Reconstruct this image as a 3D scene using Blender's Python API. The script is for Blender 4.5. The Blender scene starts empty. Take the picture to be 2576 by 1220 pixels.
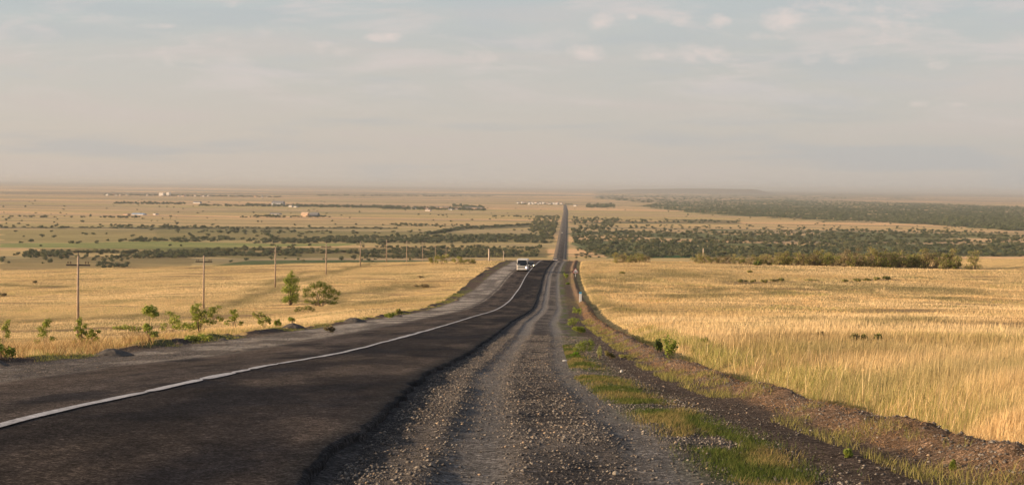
import bpy, math, random
import numpy as np
from mathutils import Vector, Matrix
random.seed(7)
C = bpy.context.scene.collection
# ------------------------------------------------------------------ camera numbers (photo measured on a 2576 x 1220 grid)
W, H, F = 2576.0, 1220.0, 2576.0*50/36
PITCH = math.atan((610-471)/F); ROLL = math.atan(32/2576)
PLAIN = -80.0
def ray(px, py):                       # direction (x right, y away, z up) through a photo point
    a, b = (px-W/2)/F, -(py-H/2)/F
    c, s = math.cos(ROLL), math.sin(ROLL)
    a, b = a*c - b*s*1.0, a*s + b*c    # undo the roll
    cp, sp = math.cos(PITCH), math.sin(PITCH)
    y = cp + b*sp; z = -sp + b*cp
    return a, y, z
def unroll(px, py):
    px = np.asarray(px, float); py = np.asarray(py, float)
    return ray(px, py)
def project(x, y, z):                  # world -> photo point (numpy)
    cp, sp = math.cos(PITCH), math.sin(PITCH)
    dep = y*cp - z*sp; up = y*sp + z*cp
    a, b = x/dep, up/dep
    c, s = math.cos(ROLL), math.sin(ROLL)
    a, b = a*c + b*s, -a*s + b*c
    return W/2 + a*F, H/2 - b*F
def plain_at(px, py):
    a, y, z = ray(px, py); t = PLAIN/z
    return a*t, y*t
# ------------------------------------------------------------------ noise
_rng = np.random.RandomState(11)
_tab = _rng.rand(256, 256)
def vnoise(x, y, seed=0):
    x = np.asarray(x, float) + seed*37.17; y = np.asarray(y, float) + seed*91.73
    xi = np.floor(x).astype(np.int64); yi = np.floor(y).astype(np.int64)
    fx = x-xi; fy = y-yi; fx = fx*fx*(3-2*fx); fy = fy*fy*(3-2*fy)
    a = _tab[xi & 255, yi & 255]; b = _tab[(xi+1) & 255, yi & 255]
    c = _tab[xi & 255, (yi+1) & 255]; d = _tab[(xi+1) & 255, (yi+1) & 255]
    return (a*(1-fx)+b*fx)*(1-fy) + (c*(1-fx)+d*fx)*fy
def fbm(x, y, oct=4, seed=0, gain=.5):
    s = 0; a = 1; n = 0
    for i in range(oct):
        s = s + a*vnoise(x*2**i, y*2**i, seed+i*3); n += a; a *= gain
    return s/n
def sstep(a, b, x):
    t = np.clip((np.asarray(x, float)-a)/(b-a), 0, 1); return t*t*(3-2*t)
def lerp(a, b, t):
    t = np.asarray(t)[..., None]; return a*(1-t) + np.asarray(b)*t
# ------------------------------------------------------------------ terrain
def smooth_table(ys, vs, sig):
    g = np.arange(-80, 2200, 1.0); v = np.interp(g, ys, vs)
    s0, s1, o0, o1 = (vs[1]-vs[0])/(ys[1]-ys[0]), (vs[-1]-vs[-2])/(ys[-1]-ys[-2]), ys[0], ys[-1]
    v = np.where(g < o0, vs[0]+(g-o0)*s0, v); v = np.where(g > o1, vs[-1]+(g-o1)*s1, v)
    k = np.exp(-.5*(np.arange(-40, 41)/sig)**2); k /= k.sum()
    p = np.convolve(np.pad(v, 40, mode='reflect', reflect_type='odd'), k, 'valid')
    w = sstep(30, 60, g); return g, v*(1-w)+p*w
_zy = [-80,0,15,20,30,44,71,100,150,200,250,300,325,358,400,420,440,470,500,600,676,862,1000,1300,1500,1600,2200]
_zz = [5.2,-1.52,-2.65,-3.1,-4.0,-5.3,-7.4,-9.6,-13.2,-16.0,-17.9,-18.75,-19.24,-20.1,-20.95,-21.5,-22.45,-24.1,-25.85,-31.3,-35.2,-44.8,-52,-66.5,-76,-80.6,-80.6]
_g, _zt = smooth_table(_zy, _zz, 7)
_cy = [-80,0,14.5,32,40.5,49,70,109,149,165,225,291,355,404,430,1600,2226,4850,6600]
_cxv = [-5.2,-5.2,-5.25,-5.45,-5.25,-5.0,-4.45,-3.5,-1.9,-1.1,.6,2.7,5.3,7.9,9.6,54,79,181,243]
_g2, _ct = smooth_table(_cy[:-3], _cxv[:-3], 8)
def zr(y): return np.interp(y, _g, _zt)
def cx(y):
    y = np.asarray(y, float)
    return np.where(y < 1600, np.interp(y, _g2, _ct), np.interp(y, _cy, _cxv))
def berm(y):  # height of the ploughed ridge along the right verge
    return .10+.26*fbm(y/3.1, y*0+.5, 3, 5)
def hz(x, y):
    x = np.asarray(x, float); y = np.asarray(y, float)
    s = x-cx(y); z = zr(y)
    a = np.abs(s)
    z = z + .02*np.clip(3.6-a, 0, 3.6)
    L = sstep(-3.2, -3.5, s); R = sstep(3.4, 3.8, s)
    z = z - L*(.05 + .025*np.clip(a-3.4, 0, 6)) - R*(.07 + .012*np.clip(a-3.6, 0, 6))
    z = z - .031*np.clip(-s-9.5, 0, 900)
    z = z - 1.5*sstep(-11, -28, s)*(1-sstep(130, 245, y))
    e = 10.0 + .5*(fbm(y/6., 0*y, 3, 9)-.5)
    bw = .42+.2*vnoise(y/1.3, 0*y, 4)
    lump = .6+.8*fbm(x/.35, y/.5, 3, 21)
    z = z + berm(y)*lump*np.exp(-((s-e)/bw)**2) - .30*np.exp(-((s-e-1.15)/.55)**2)
    z = z + .18*sstep(11.2, 14, s) - .003*np.clip(s-12, 0, 900)
    z = z + 3.4*sstep(128, 158, s)*np.exp(-((y-560)/170.)**2)
    f = sstep(11.5, 22, s) + sstep(-10, -22, s)
    far = 1-sstep(1300, 1600, y)
    z = z + f*far*(1.5*(fbm(x/46., y/38., 3, 2)-.5)*sstep(20, 120, y) + .50*(fbm(x/11., y/7., 3, 3)-.5))
    # ruts and rough gravel on the shoulders
    rt = sstep(3.8, 4.1, s)*sstep(9.6, 8.2, s)
    w = s + .12*(vnoise(y/9., 0*y, 8)-.5)
    rut = np.exp(-((w-4.95)/.30)**4) + np.exp(-((w-6.75)/.30)**4)
    z = z + rt*.10*(fbm(x/1.1, y/1.8, 3, 16)-.5)*(1-.6*np.clip(rut, 0, 1)) + rt*(-.03*rut + .07*(fbm(x/.55, y/.5, 4, 14)-.5)*(1-.75*np.clip(rut, 0, 1)) + 0.015*np.exp(-((w-5.45)/.12)**2) + .02*np.exp(-((w-4.48)/.12)**2))
    lt = sstep(-3.5, -3.9, s)*sstep(-10.5, -9, s)
    z = z + lt*.10*(fbm(x/.5, y/.9, 3, 15)-.5)
    # ragged bank where the left gravel meets the field
    el = -9.1 - .7*(fbm(y/9., 0*y, 3, 19)-.5) - 1.0*sstep(150, 300, y)*1.5
    z = z + .30*np.clip(fbm(y/4., x/4., 3, 31)-.42, 0, 1)*4*np.exp(-((s-el)/.55)**2)*.6
    return np.where(y > 1590, np.minimum(z, PLAIN-.3), z)
def ground_at(px, py, far=700):        # where the line of sight through a photo point meets the hill
    a, y, z = ray(px, py)
    t = np.exp(np.linspace(math.log(8), math.log(far), 2500))
    d = hz(a*t, y*t) - z*t
    k = np.argmax(d > 0)
    if not (d > 0).any(): k = int(np.argmax(hz(a*t, y*t)/t*1.0))
    return float(a*t[k]), float(y*t[k]), float(hz(a*t[k], y*t[k]))
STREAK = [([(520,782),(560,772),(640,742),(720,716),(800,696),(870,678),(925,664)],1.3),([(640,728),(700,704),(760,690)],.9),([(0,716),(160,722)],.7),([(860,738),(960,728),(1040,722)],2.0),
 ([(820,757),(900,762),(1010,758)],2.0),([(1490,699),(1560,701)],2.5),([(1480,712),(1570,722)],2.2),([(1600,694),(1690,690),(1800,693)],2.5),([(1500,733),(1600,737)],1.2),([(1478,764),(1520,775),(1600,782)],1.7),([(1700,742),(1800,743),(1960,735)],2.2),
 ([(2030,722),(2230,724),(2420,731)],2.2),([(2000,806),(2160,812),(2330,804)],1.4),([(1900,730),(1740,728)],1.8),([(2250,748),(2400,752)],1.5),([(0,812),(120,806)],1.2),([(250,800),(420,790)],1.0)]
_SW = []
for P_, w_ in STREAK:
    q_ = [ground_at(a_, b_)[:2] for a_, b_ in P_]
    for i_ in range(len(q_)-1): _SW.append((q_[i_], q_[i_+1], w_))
def streak(x, y):                      # greenish furrows, plus shade of hollows painted into the field colours
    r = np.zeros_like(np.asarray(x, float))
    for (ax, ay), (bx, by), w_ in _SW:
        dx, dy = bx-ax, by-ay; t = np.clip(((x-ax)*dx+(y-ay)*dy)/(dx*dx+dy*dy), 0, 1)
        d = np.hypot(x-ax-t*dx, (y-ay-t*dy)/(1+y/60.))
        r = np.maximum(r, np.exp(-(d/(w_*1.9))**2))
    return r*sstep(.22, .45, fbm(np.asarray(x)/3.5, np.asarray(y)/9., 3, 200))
# ------------------------------------------------------------------ mesh + object helpers
def np_mesh(name, V, Fq, mat, parent=None, col=None, smooth=False, uvs=None):
    me = bpy.data.meshes.new(name)
    V = np.asarray(V, np.float32).reshape(-1, 3); Fq = np.asarray(Fq, np.int32)
    n = Fq.shape[1]
    me.vertices.add(len(V)); me.vertices.foreach_set('co', V.ravel())
    me.loops.add(Fq.size); me.loops.foreach_set('vertex_index', Fq.ravel())
    me.polygons.add(len(Fq)); me.polygons.foreach_set('loop_start', np.arange(0, Fq.size, n, dtype=np.int32))
    try: me.polygons.foreach_set('loop_total', np.full(len(Fq), n, np.int32))
    except Exception: pass
    me.update(calc_edges=True)
    if col is not None:
        at = me.color_attributes.new('Col', 'FLOAT_COLOR', 'POINT')
        c4 = np.ones((len(V), 4), np.float32); c4[:, :3] = col; at.data.foreach_set('color', c4.ravel())
    if smooth: me.shade_smooth()
    me.materials.append(mat)
    o = bpy.data.objects.new(name, me); C.objects.link(o)
    if parent: o.parent = parent
    return o
class MB:
    def __init__(s): s.v = []; s.f = []; s.m = []; s.mi = 0
    def add(s, vs, fs):
        b = len(s.v); s.v += [tuple(v) for v in vs]; s.f += [tuple(b+i for i in f) for f in fs]; s.m += [s.mi]*len(fs); return s
    def box(s, x0, x1, y0, y1, z0, z1, top=1.0, M=None):
        mx, my = (x0+x1)/2, (y0+y1)/2; vs = []
        for z, k in ((z0, 1), (z1, top)):
            for X, Y in ((x0, y0), (x1, y0), (x1, y1), (x0, y1)): vs.append(Vector((mx+(X-mx)*k, my+(Y-my)*k, z)))
        if M: vs = [M @ v for v in vs]
        return s.add(vs, [(0,3,2,1),(4,5,6,7),(0,1,5,4),(1,2,6,5),(2,3,7,6),(3,0,4,7)])
    def tube(s, pts, rad, n=8, cap=True):
        pts = [Vector(p) for p in pts]; rings = []
        for i, p in enumerate(pts):
            d = (pts[min(i+1, len(pts)-1)]-pts[max(i-1, 0)]).normalized()
            u = d.cross(Vector((0, 1, 0))) if abs(d.y) < .9 else d.cross(Vector((1, 0, 0)))
            u.normalize(); w = d.cross(u); r = rad[i] if isinstance(rad, (list, tuple)) else rad
            rings.append([p+u*(r*math.cos(2*math.pi*k/n))+w*(r*math.sin(2*math.pi*k/n)) for k in range(n)])
        vs = [v for r in rings for v in r]; fs = []
        for i in range(len(pts)-1):
            for k in range(n): fs.append((i*n+k, i*n+(k+1) % n, (i+1)*n+(k+1) % n, (i+1)*n+k))
        if cap: fs += [tuple(range(n))[::-1], tuple(range((len(pts)-1)*n, len(pts)*n))]
        return s.add(vs, fs)
    def loft(s, rings, cap=True):       # rings of equal length
        n = len(rings[0]); fs = []
        for i in range(len(rings)-1):
            for k in range(n): fs.append((i*n+k, i*n+(k+1) % n, (i+1)*n+(k+1) % n, (i+1)*n+k))
        if cap: fs += [tuple(range(n))[::-1], tuple(range((len(rings)-1)*n, len(rings)*n))]
        return s.add([v for r in rings for v in r], fs)
    def build(s, name, mats, parent=None, smooth=False, bevel=0):
        me = bpy.data.meshes.new(name); me.from_pydata(s.v, [], s.f); me.update()
        for m in (mats if isinstance(mats, (list, tuple)) else [mats]): me.materials.append(m)
        me.polygons.foreach_set('material_index', s.m)
        if smooth: me.shade_smooth()
        o = bpy.data.objects.new(name, me); C.objects.link(o)
        if bevel:
            b = o.modifiers.new('b', 'BEVEL'); b.width = bevel; b.segments = 2; b.limit_method = 'ANGLE'
        if parent: o.parent = parent
        return o
def tag(o, label=None, cat=None, group=None, kind=None):
    if label: o['label'] = label
    if cat: o['category'] = cat
    if group: o['group'] = group
    if kind: o['kind'] = kind
    return o
def empty(name, loc=(0, 0, 0), rz=0):
    o = bpy.data.objects.new(name, None); C.objects.link(o); o.location = loc; o.rotation_euler = (0, 0, rz)
    o.empty_display_size = .3; return o
def copy_tree(root, loc, rz=0, scale=1.0, name=None):
    c = root.copy(); C.objects.link(c); c.location = loc; c.rotation_euler = (0, 0, rz)
    c.scale = (scale,)*3 if not isinstance(scale, tuple) else scale
    for ch in [o for o in bpy.data.objects if o.parent == root]:
        d = ch.copy(); C.objects.link(d); d.parent = c
        for g in [o for o in bpy.data.objects if o.parent == ch]:
            e = g.copy(); C.objects.link(e); e.parent = d
    return c
# ------------------------------------------------------------------ materials
def new_mat(name):
    m = bpy.data.materials.new(name); m.use_nodes = True; nt = m.node_tree
    return m, nt, nt.nodes['Principled BSDF']
def N(nt, t, **k):
    n = nt.nodes.new(t)
    for a, v in k.items():
        if a.startswith('i_'): n.inputs[a[2:].replace('_', ' ')].default_value = v
        else: setattr(n, a, v)
    return n
def flat(name, rgb, rough=.7, var=.15, scale=3., metal=0, spec=.3, bump=0):
    m, nt, p = new_mat(name)
    tc = N(nt, 'ShaderNodeTexCoord'); no = N(nt, 'ShaderNodeTexNoise', i_Scale=scale, i_Detail=5.)
    nt.links.new(tc.outputs['Object'], no.inputs['Vector'])
    mr = N(nt, 'ShaderNodeMapRange'); mr.inputs[1].default_value = .3; mr.inputs[2].default_value = .7
    mr.inputs[3].default_value = 1-var; mr.inputs[4].default_value = 1+var
    nt.links.new(no.outputs['Fac'], mr.inputs[0])
    mx = N(nt, 'ShaderNodeVectorMath', operation='SCALE'); mx.inputs[0].default_value = rgb
    nt.links.new(mr.outputs[0], mx.inputs['Scale']); nt.links.new(mx.outputs[0], p.inputs['Base Color'])
    p.inputs['Roughness'].default_value = rough; p.inputs['Metallic'].default_value = metal
    p.inputs['Specular IOR Level'].default_value = spec
    return m
def attr_mat(name, fine=(), rough=.9, bump=(), spec=.03, translucent=0, objvar=0, peb=()):
    """vertex base colour times fine world-space noise; fine = [(scale, lo, hi, stretch_xyz)]"""
    m, nt, p = new_mat(name); L = nt.links.new
    at = N(nt, 'ShaderNodeAttribute', attribute_name='Col'); cur = at.outputs['Color']
    geo = N(nt, 'ShaderNodeNewGeometry')
    for sc, lo, hi, st in fine:
        mp = N(nt, 'ShaderNodeVectorMath', operation='MULTIPLY'); mp.inputs[1].default_value = st; L(geo.outputs['Position'], mp.inputs[0])
        no = N(nt, 'ShaderNodeTexNoise', i_Scale=sc, i_Detail=4., i_Roughness=.65); L(mp.outputs[0], no.inputs['Vector'])
        mr = N(nt, 'ShaderNodeMapRange'); mr.inputs[1].default_value = .32; mr.inputs[2].default_value = .68
        mr.inputs[3].default_value = lo; mr.inputs[4].default_value = hi; L(no.outputs['Fac'], mr.inputs[0])
        vm = N(nt, 'ShaderNodeVectorMath', operation='SCALE'); L(cur, vm.inputs[0]); L(mr.outputs[0], vm.inputs['Scale']); cur = vm.outputs[0]
    for sc, lo, hi in peb:
        vo = N(nt, 'ShaderNodeTexVoronoi', i_Scale=sc); L(geo.outputs['Position'], vo.inputs['Vector']); sx = N(nt, 'ShaderNodeSeparateColor'); L(vo.outputs['Color'], sx.inputs[0])
        pw = N(nt, 'ShaderNodeMath', operation='POWER'); L(sx.outputs[0], pw.inputs[0]); pw.inputs[1].default_value = 2.2
        mr = N(nt, 'ShaderNodeMapRange'); mr.inputs[3].default_value = lo; mr.inputs[4].default_value = hi; L(pw.outputs[0], mr.inputs[0])
        vm = N(nt, 'ShaderNodeVectorMath', operation='SCALE'); L(cur, vm.inputs[0]); L(mr.outputs[0], vm.inputs['Scale']); cur = vm.outputs[0]
    if objvar:
        oi = N(nt, 'ShaderNodeObjectInfo'); mr = N(nt, 'ShaderNodeMapRange'); mr.inputs[3].default_value = 1-objvar; mr.inputs[4].default_value = 1+objvar
        L(oi.outputs['Random'], mr.inputs[0]); vm = N(nt, 'ShaderNodeVectorMath', operation='SCALE'); L(cur, vm.inputs[0]); L(mr.outputs[0], vm.inputs['Scale']); cur = vm.outputs[0]
    L(cur, p.inputs['Base Color'])
    p.inputs['Roughness'].default_value = rough; p.inputs['Specular IOR Level'].default_value = spec
    last = None
    for sc, dist in bump:
        no = N(nt, 'ShaderNodeTexNoise', i_Scale=sc, i_Detail=5., i_Roughness=.7); L(geo.outputs['Position'], no.inputs['Vector'])
        b = N(nt, 'ShaderNodeBump'); b.inputs['Distance'].default_value = dist; b.inputs['Strength'].default_value = 1
        L(no.outputs['Fac'], b.inputs['Height'])
        if last: L(last, b.inputs['Normal'])
        last = b.outputs[0]
    if last: L(last, p.inputs['Normal'])
    if translucent:
        tr = N(nt, 'ShaderNodeBsdfTranslucent'); L(cur, tr.inputs['Color'])
        mx = N(nt, 'ShaderNodeMixShader'); mx.inputs[0].default_value = translucent
        L(p.outputs[0], mx.inputs[1]); L(tr.outputs[0], mx.inputs[2]); L(mx.outputs[0], nt.nodes['Material Output'].inputs['Surface'])
    return m
M_ground = attr_mat('ground', fine=[(1.7, .85, 1.15, (1, 1, 1)), (14., .7, 1.3, (1, 1, 1)), (60., .7, 1.35, (1, 1, 1))], bump=[(9., .10), (45., .03)], peb=[(38., .65, 1.9), (14., .8, 1.3)])
M_plain = attr_mat('plain', fine=[(.02, .86, 1.14, (.35, 1, 1)), (.09, .84, 1.16, (.4, 1, 1))], bump=[(.15, .8)])
M_asphalt = attr_mat('asphalt', fine=[(.5, .66, 1.32, (1, .22, 1)), (3., .68, 1.35, (1, .4, 1)), (14., .6, 1.45, (1, .6, 1)), (70., .7, 1.35, (1, 1, 1))], peb=[(55., .65, 2.4), (22., .75, 1.5)], rough=1., bump=[(70., .008), (1.2, .02)], spec=.06)
M_paint = attr_mat('road_paint', fine=[(1.2, .8, 1.1, (1, 1, 1)), (9., .55, 1.15, (1, 1, 1)), (45., .6, 1.2, (1, 1, 1))], rough=.9)
M_grass = attr_mat('grass_blades', translucent=.35, rough=.8)
M_leaf = attr_mat('leaves', translucent=.35, rough=.75, objvar=.18)
M_farleaf = attr_mat('far_leaves', translucent=.15, rough=.9, objvar=.12)
M_stone = attr_mat('stones', rough=.85)
M_bark = flat('bark', (.16, .115, .08), .9, .3, 8)
M_pole = flat('weathered_wood', (.40, .30, .22), .9, .25, 2.5)
M_arm = flat('dark_iron', (.05, .045, .045), .7, .2, 6)
M_ins = flat('insulator', (.10, .07, .05), .4, .1, 6)
# ------------------------------------------------------------------ ground sheet of the hill
def grid_mesh(name, X, Y, Z, col, mat):
    r, c = X.shape
    idx = np.arange(r*c).reshape(r, c)
    Fq = np.stack([idx[:-1, :-1], idx[:-1, 1:], idx[1:, 1:], idx[1:, :-1]], -1).reshape(-1, 4)
    return np_mesh(name, np.stack([X, Y, Z], -1).reshape(-1, 3), Fq, mat, None, col.reshape(-1, 3), smooth=True)
yy = [-45.]
while yy[-1] < 1640:
    yv = yy[-1]; yy.append(yv + (1.5 if yv < 4 else max(.055, yv*.0045)))
yy = np.array(yy)
sc_ = np.concatenate([np.arange(-11.5, -3.5, .11), np.arange(-3.5, 3.7, .6), np.arange(3.7, 12.4, .075)])
q = np.linspace(0, 1, 95)[1:]
def build_ground():
    Y = yy[:, None]; ext = .62*np.clip(yy, 0, 1e9)[:, None] + 60
    Sx = np.concatenate([-11.5-(q[::-1]**1.7)[None, :]*ext, np.repeat(sc_[None, :], len(yy), 0), 12.4+(q**1.7)[None, :]*ext], 1)
    Y = np.repeat(Y, Sx.shape[1], 1); X = Sx + cx(Y); Z = hz(X, Y)
    s = Sx
    n1 = fbm(X/2.2, Y/4., 4, 40); n2 = fbm(X/18., Y/14., 4, 41); n3 = fbm(X/.5, Y/.6, 3, 42)
    straw = np.array([.60, .42, .19]); strawdk = np.array([.36, .25, .115]); olive = np.array([.20, .19, .07])
    col = lerp(np.broadcast_to(straw, s.shape+(3,)), strawdk, sstep(.45, .75, n2)*.6)
    col = lerp(col, olive, sstep(.58, .75, fbm(X/9., Y/12., 4, 43))*.5)
    grav = np.array([.155, .137, .125]); gravl = np.array([.33, .295, .26]); gravd = np.array([.075, .068, .068]); dirt = np.array([.105, .080, .066]); rdirt = np.array([.25, .162, .105])
    # left shoulder
    el = -9.1 - .7*(fbm(Y/9., 0*Y, 3, 19)-.5) - 1.0*sstep(150, 300, Y)*1.5 + .5*(n3-.5)
    gl = lerp(lerp(np.broadcast_to(gravl, s.shape+(3,)), grav, sstep(.4, .6, n1)), dirt, sstep(-7.2, -8.4, s + .8*(n1-.5)))
    gl = lerp(gl, gravd, np.exp(-((s+3.9-.3*(n1-.5))/.28)**2)*.8)
    gl = lerp(gl, [.14, .15, .05], sstep(.52, .62, fbm(X/1.5, Y/5., 3, 44))*sstep(-7.6, -8.3, s)*.6)
    col = lerp(col, gl, 1-sstep(el+.15, el-.15, s)) if False else np.where((s > el)[..., None] & (s < 0)[..., None], gl, col)
    # right shoulder
    w = s + .12*(vnoise(Y/9., 0*Y, 8)-.5)
    rut = np.clip(np.exp(-((w-4.95)/.34)**4) + np.exp(-((w-6.75)/.34)**4), 0, 1)
    gr = lerp(np.broadcast_to(grav, s.shape+(3,)), gravd, sstep(.42, .62, n1)*.55)
    gr = lerp(gr, gravd*.8, .8*np.exp(-((w-5.85)/.35)**2)*sstep(.35, .6, n1)); gr = lerp(gr, [.21, .198, .19], rut*.8)
    gr = lerp(gr, gravd*.75, np.exp(-((s-3.85-.25*(n1-.5))/.25)**2)*.9)
    gr = lerp(gr, dirt, sstep(7.4, 8.1, s+.5*(n1-.5)))
    gr = lerp(gr, [.10, .13, .03], sstep(.42, .6, fbm(X/.8, Y/3., 3, 45))*np.exp(-((s-7.55)/.5)**2)*.7)
    gr = lerp(gr, [.15, .13, .07], sstep(.5, .62, fbm(X/.7, Y/2., 3, 46))*sstep(8.8, 9.2, s)*.5)
    gr = lerp(gr, rdirt, sstep(9.15, 9.6, s+.5*(n3-.5))*(.6+.4*n1))
    e = 10.75 + .5*(n3-.5)
    col = np.where((s < e)[..., None] & (s > 0)[..., None], gr, col)
    # bare streaks, and shade of cuts and hollows painted into the ground
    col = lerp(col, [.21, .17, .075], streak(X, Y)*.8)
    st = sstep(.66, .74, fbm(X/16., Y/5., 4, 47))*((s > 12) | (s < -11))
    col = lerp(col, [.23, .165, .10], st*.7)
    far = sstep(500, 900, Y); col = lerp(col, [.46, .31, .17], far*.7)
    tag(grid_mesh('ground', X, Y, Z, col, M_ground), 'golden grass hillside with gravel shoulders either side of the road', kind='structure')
build_ground()
# ------------------------------------------------------------------ asphalt and its line
def asphalt():
    s = np.concatenate([[-3.55, -3.5], np.linspace(-3.45, 3.6, 48), [3.66, 3.7]])
    y = [-45.]
    while y[-1] < 6560: y.append(y[-1] + (1.5 if y[-1] < 4 else max(.12, y[-1]*.01)))
    y = np.array(y); S, Y = np.meshgrid(s, y)
    er = .22*(fbm(Y/.9, 0*Y, 4, 60)-.5)*sstep(3., 3.6, S) - .12*sstep(.5, .8, fbm(Y/3, 0*Y, 3, 62))*sstep(3.2, 3.6, S) + .25*(fbm(Y/1.4, 0*Y, 4, 61)-.5)*sstep(-3., -3.4, S)
    X = S + er + cx(Y)
    base = np.where(Y < 1612, zr(Y) + .02*np.clip(3.6-np.abs(S), 0, 3.6), PLAIN+1.2)
    base = np.maximum(base, PLAIN + 1.2 - 60*(Y < 1500))
    Z = base + .03 + .035*(fbm(X/1.6, Y/3.5, 3, 63)-.5)
    Z[:, 0] -= .25; Z[:, -1] -= .25; Z[:, 1] -= .02; Z[:, -2] -= .02
    right = sstep(-.05, .05, S)
    a = np.array([.062, .050, .044]); b = np.array([.027, .022, .021])
    col = lerp(np.broadcast_to(a, S.shape+(3,)), b, right)
    tr = np.exp(-((S-1.0)/.4)**2)+np.exp(-((S-2.7)/.4)**2)+np.exp(-((S+.9)/.4)**2)+np.exp(-((S+2.6)/.4)**2)
    col = lerp(col, [.022, .019, .020], np.clip(tr, 0, 1)*.35)
    col = lerp(col, [.010, .010, .013], sstep(.50, .64, fbm(X/1.3, Y/3.2, 4, 64))*.75)
    col = lerp(col, [.095, .073, .058], sstep(.52, .70, fbm(X/2., Y/7., 4, 65))*.5)
    col = lerp(col, [.10, .092, .085], sstep(-3.1, -3.5, S)*.6)
    col = lerp(col, [.022, .021, .022], sstep(3.15, 3.5, S)*.7)
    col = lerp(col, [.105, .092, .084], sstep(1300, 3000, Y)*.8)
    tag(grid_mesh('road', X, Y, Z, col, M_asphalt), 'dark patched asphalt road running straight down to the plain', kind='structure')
    # gravel bed under the road on the plain
    y2 = np.linspace(1400, 6700, 120); s2 = np.array([-8.5, -5.4, -3.8, 3.8, 5.4, 8.5]); S2, Y2 = np.meshgrid(s2, y2)
    # shoulders and slopes
    Z2 = np.maximum(PLAIN + np.array([-.4, 1.0, 1.12, 1.12, 1.0, -.4])[None, :], np.where(Y2 < 1612, zr(Y2)-.4, -999)) + 0*S2
    c2 = np.broadcast_to(np.array([.19, .15, .115]), S2.shape+(3,)).copy(); c2 = lerp(c2, [.14, .12, .1], fbm(S2/3, Y2/60., 3, 66))
    tag(grid_mesh('road_embankment', S2+cx(Y2), Y2, Z2, c2, M_plain), 'low gravel embankment carrying the road over the plain', kind='structure')
    # centre line, uneven where it was painted over ripples
    y = [-20.]
    while y[-1] < 470: y.append(y[-1] + (.5 if y[-1] < 8 else max(.08, y[-1]*.006)))
    y = np.array(y)
    w = .086 + .05*(fbm(y/1.6, 0*y, 3, 70)-.5) + .04*np.clip(fbm(y/3.7, 0*y+3, 2, 71)-.55, 0, 1)*3
    pin = np.exp(-((y-24.6)/.18)**2) + np.exp(-((y-29.4)/.2)**2)+np.exp(-((y-33)/.2)**2)+np.exp(-((y-20.7)/.25)**2)*.7 + np.exp(-((y-27.6)/.2)**2)*.8
    w = np.clip(w*(1-.85*pin), .008, .2)
    off = .035*(fbm(y/1.1, 0*y, 3, 72)-.5) + .05*(fbm(y/7., 0*y, 2, 73)-.5) 
    c = cx(y)+off
    def top(X, Y): S = X-cx(Y); return zr(Y)+.02*np.clip(3.6-np.abs(S), 0, 3.6)+.03+.035*(fbm(X/1.6, Y/3.5, 3, 63)-.5)
    V = []
    for k in (-1, -.33, .33, 1): V.append(np.stack([c+k*w, y, top(c+k*w, y)+.012+y*3e-5], -1))
    V = np.stack(V, 1); n = len(y); idx = np.arange(n*4).reshape(n, 4)
    Fq = np.stack([idx[:-1, :-1], idx[:-1, 1:], idx[1:, 1:], idx[1:, :-1]], -1).reshape(-1, 4)
    tag(np_mesh('road_marking', V.reshape(-1, 3), Fq, M_paint, None, np.broadcast_to([.58, .575, .60], (n*4, 3))), 'worn white centre line painted on the asphalt', kind='structure')
asphalt()
# ------------------------------------------------------------------ plain
def in_poly(px, py, P):
    r = np.zeros(px.shape, bool); n = len(P); j = n-1
    for i in range(n):
        xi, yi = P[i]; xj, yj = P[j]
        c = ((yi > py) != (yj > py)) & (px < (xj-xi)*(py-yi)/((yj-yi)+1e-9)+xi); r ^= c; j = i
    return r
SCRUB = np.array([.115, .115, .062]); FOREST = np.array([.060, .085, .036]); GREEN = np.array([.15, .235, .055]); DGREEN = np.array([.055, .11, .035]); OLIVE = np.array([.22, .20, .08])
REG = [  # ground colour regions of the plain, outlines carried onto the real plane z = PLAIN
 ([(0,613),(200,610),(420,608),(700,614),(900,612),(860,619),(600,622),(540,630),(430,634),(330,626),(120,624),(0,622)], GREEN, .95),
 ([(470,676),(620,657),(760,654),(1120,656),(1120,662),(900,668),(600,676)], DGREEN, .9),
 ([(0,652),(330,642),(480,646),(470,680),(0,686)], np.array([.25,.19,.085]), .8),
 ([(400,575),(1380,590),(1400,612),(900,610),(400,604)], OLIVE*.75, .75),
 ([(0,548),(700,552),(1400,556),(1400,628),(0,628)], np.array([.38,.31,.14]), .38),
 ([(0,577),(700,578),(1390,588),(1390,604),(620,604),(0,612)], OLIVE, .6),
 ([(60,626),(600,622),(1380,622),(1380,648),(600,650),(400,642)], OLIVE*.75, .85),
 ([(0,571),(700,573),(1000,572),(1000,577),(700,578),(0,575)], SCRUB, .9),
 ([(1440,585),(1800,578),(2200,585),(2576,590),(2576,645),(1540,650),(1450,625)], FOREST*1.5, .85),
 ([(2380,580),(2576,592),(2576,606),(2420,596)], OLIVE, .7),
 ([(1640,642),(1770,640),(1760,650),(1640,650)], DGREEN, 1),
 ([(1690,510),(1980,500),(2576,520),(2576,584),(2430,572),(2240,560),(2100,558),(1760,538),(1600,520)], FOREST*1.25, .95),
 ([(1500,483),(1800,480),(2300,492),(2300,500),(1980,500),(1640,512),(1500,500)], np.array([.13,.13,.08]), .75),
 ([(0,482),(800,486),(1420,490),(1420,493),(800,491),(0,488)], np.array([.16,.14,.10]), .7),
 ([(1430,550),(1860,554),(1860,564),(1430,566)], SCRUB, .8),
 ([(1060,587),(1140,575),(1400,564),(1400,569),(1150,580),(1090,590)], SCRUB, .9),
]
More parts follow.
